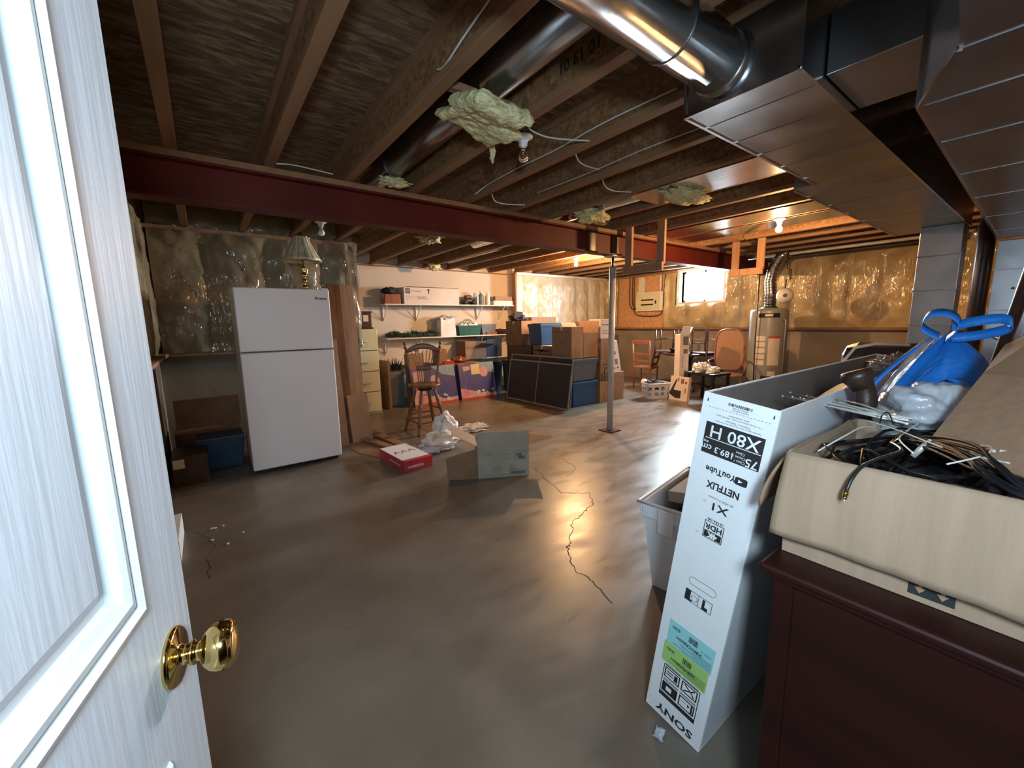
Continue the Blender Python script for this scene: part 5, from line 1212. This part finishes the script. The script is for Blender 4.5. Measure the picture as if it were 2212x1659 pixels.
for i, (x, y) in enumerate(((1.30,.22),(1.25,.17))):
    pj = thing('metal_plug', ('brass tipped plug sticking up among the black cables','silver round plug among the black cables')[i], 'plug', (x,y,1.085), (.5,.3,0))
    MB().lathe([(.006,0),(.006,.035),(.004,.037),(.004,.05)], n=12).build('shell', W_['brass' if i == 0 else 'silver'], pj)
# raised connector strip (ribbed plastic comb)
cs = MB()
for i in range(6): cs.box(1.20+i*.009,.075-i*.012,1.130,1.204+i*.009,.083-i*.012,1.136)
tag(cs.build('terminal_strip', W_['post']), 'row of small metal contacts on the black cables', 'terminal strip')
# silver wire bundle lying over the rims
sw = MB(); random.seed(21)
for i in range(11):
    a = Vector((1.50+random.uniform(-.02,.02), .47+random.uniform(-.05,.04)-.0, 1.122+random.uniform(0,.02))); c = Vector((1.42, .22+random.uniform(-.03,.02), 1.128+random.uniform(-.006,.012)))
    a = Vector((1.62+random.uniform(-.10,.03), .545-i*.010, 1.128+random.uniform(-.006,.016)))
    m_ = a.lerp(c, .5)+Vector((0,0,random.uniform(-.006,.008)))
    sw.tube([a, m_, c], .0022, 5); sw.blob(tuple(a), (.0035,.0035,.0035), i, 0, 1, 8, 6)
tag(sw.build('wire_bundle', W_['silver']), 'bundle of thin silver wires with beaded tips lying over the carton rim', 'wires')
cpath([(1.40,.26,1.12),(1.39,.255,1.145),(1.40,.245,1.15),(1.41,.235,1.12)], .0016, 'black', 'wire_hook', 'small black wire hook standing at the carton rim', 'hook')
# dark brown curved vase
vs_ = thing('curved_handle','dark brown glossy curved wooden piece with a flared cap standing behind the silver wires','wood piece',(1.60,.345,1.04))
P = [(0,-.012,0),(.0,-.012,.08),(-.001,-.010,.115),(-.003,-.004,.14),(-.006,.004,.165)]
MB().tube(P, [.030,.029,.027,.026,.027], 24).build('shaft', W_['leather'], vs_)
MB().lathe([(.026,-.03),(.031,-.012),(.041,.006),(.042,.014),(.037,.030),(.030,.032)], n=28, m=TR(-.006,.010,.165) @ RX(math.radians(-22))).build('flared_cap', W_['leather'], vs_)
# carton under the blue bag, clear bag, blue bag
closed_box('support_carton','brown carton on the dresser beneath the blue bag','box',1.56,-.16,.866,2.35,.335,1.04,'carddark',None)
def bagfn(u, v):
    t = 2*PI*u; z = 1.04+.30*v
    k = (1-v)**.72*(1+.13*math.sin(3*t+2.6*v)+.07*abs(math.sin(5.5*t+4*v))+.20*mnoise.noise(Vector((math.cos(t)*2, math.sin(t)*2, v*3)))+.10*mnoise.noise(Vector((math.cos(t)*6, math.sin(t)*6, v*4))))
    rx, ry = .21, .175
    return (1.93+rx*k*math.cos(t)+.05*v, .20+ry*k*math.sin(t)-.0*v+.02*v, z-.02*math.sin(5*t)*v*(1-v))
bb = thing('blue_shopping_bag','bright blue fabric shopping bag with looped handles on top of the heap','bag',(1.93,.20,1.04))
MB().grid(bagfn, 64, 30).build('bag_body', W_['bluebag'], bb, world=True, solid=.003)
def ribbon(pts, wd, up, nm='handle', m='bluebag'):
    P = [Vector(p) for p in pts]; out = []
    for i in range(len(P)-1):
        p0 = P[max(i-1,0)]; p1 = P[i]; p2 = P[i+1]; p3 = P[min(i+2, len(P)-1)]
        for k in range(8):
            t = k/8; out.append(.5*((2*p1)+(p2-p0)*t+(2*p0-5*p1+4*p2-p3)*t*t+(3*p1-p0-3*p2+p3)*t**3))
    out.append(P[-1]); U = Vector(up).normalized()*wd/2
    mb = MB(); vs = []
    for p in out: vs += [p-U, p+U]
    mb.add(vs, [(2*i, 2*i+1, 2*i+3, 2*i+2) for i in range(len(out)-1)], True)
    mb.build(nm, W_[m], bb, world=True, solid=.002)
ribbon([(1.90,.235,1.33),(1.90,.275,1.36),(1.90,.265,1.40),(1.90,.225,1.405),(1.90,.195,1.38),(1.90,.20,1.345),(1.92,.22,1.32)], .035, (.75,.0,.65))
ribbon([(1.92,.21,1.325),(1.92,.15,1.335),(1.90,.095,1.355),(1.88,.088,1.375),(1.89,.115,1.385),(1.90,.17,1.375),(1.91,.21,1.36)], .030, (.3,.1,1))
ribbon([(1.80,.37,1.06),(1.80,.375,1.14),(1.84,.32,1.24),(1.90,.26,1.32)], .03, (.2,-.7,.4))
ribbon([(1.78,.35,1.07),(1.74,.30,1.12),(1.78,.26,1.19),(1.85,.22,1.25)], .03, (.5,-.2,.6))
ribbon([(1.76,.28,1.05),(1.70,.24,1.10),(1.71,.22,1.16),(1.76,.21,1.20)], .045, (.1,-.8,.3), 'bag_fold')
ribbon([(1.74,.21,1.09),(1.70,.215,1.15),(1.69,.20,1.20),(1.72,.17,1.215),(1.74,.145,1.18),(1.74,.14,1.10)], .05, (.8,-.3,.0), 'bag_fold')
MB().sheet([(1.80,.36,1.12),(1.78,.345,1.10),(1.86,.25,1.30),(1.90,.27,1.32)], .002).build('clear_film', W_['polyfilm'], bb, world=True)
gbm = MB().blob((1.60,.19,1.12),(.14,.11,.085),7,.24,2.2,70,40,flatz=1.042)
tag(gbm.build('clear_plastic_bag', W_['smokefilm']), 'glossy grey see-through plastic bag in front of the blue bag', 'plastic bag')
# seat furniture on the right
ct = thing('upturned_chair','dark wooden chair lying on the dresser at the right edge','chair',(2.2,.0,.866))
MB().tube([(2.475,0.147,0.956),(2.450,0.140,1.175),(2.250,0.075,1.600),(2.200,0.062,1.725)], [.016,.018,.018,.016], 12).build('leg', W_['walnut'], ct, world=True)
MB().tube([(2.500,0.175,1.325),(2.413,0.075,1.275),(2.325,0.000,1.250),(2.300,-0.050,1.250)], .012, 10).build('stretcher', W_['walnut'], ct, world=True)
MB().tube([(2.438,0.106,1.087),(2.400,0.094,1.175),(2.275,0.050,1.450)], .008, 8).build('spindle', W_['walnut'], ct, world=True)
MB().tube([(2.350,0.069,1.112),(2.250,0.025,1.325)], .012, 8).build('spindle', W_['walnut'], ct, world=True)
MB().tube([(2.625,-0.075,0.956),(2.438,-0.037,1.525)], .018, 12).build('leg', W_['walnut'], ct, world=True)
mb = MB().blob((3.45,.60,.62),(.30,.20,.60),2,.05,2,40,26,flatz=.02)
ac = thing('upholstered_armchair','dark leather armchair with pale piping behind the blue bag','chair',(3.45,.62,0))
MB().box(3.15,.33,0,3.85,.90,.45).build('seat', W_['leather'], ac, world=True, bevel=.05)
MB().box(3.15,.40,.45,3.32,.82,1.24).build('backrest', W_['leather'], ac, world=True, bevel=.08)
MB().tube([(3.15,.78,.5),(3.15,.80,.9),(3.15,.79,1.12),(3.16,.74,1.21),(3.17,.65,1.235),(3.17,.5,1.235)], .009, 8).build('piping', W_['paper'], ac, world=True)
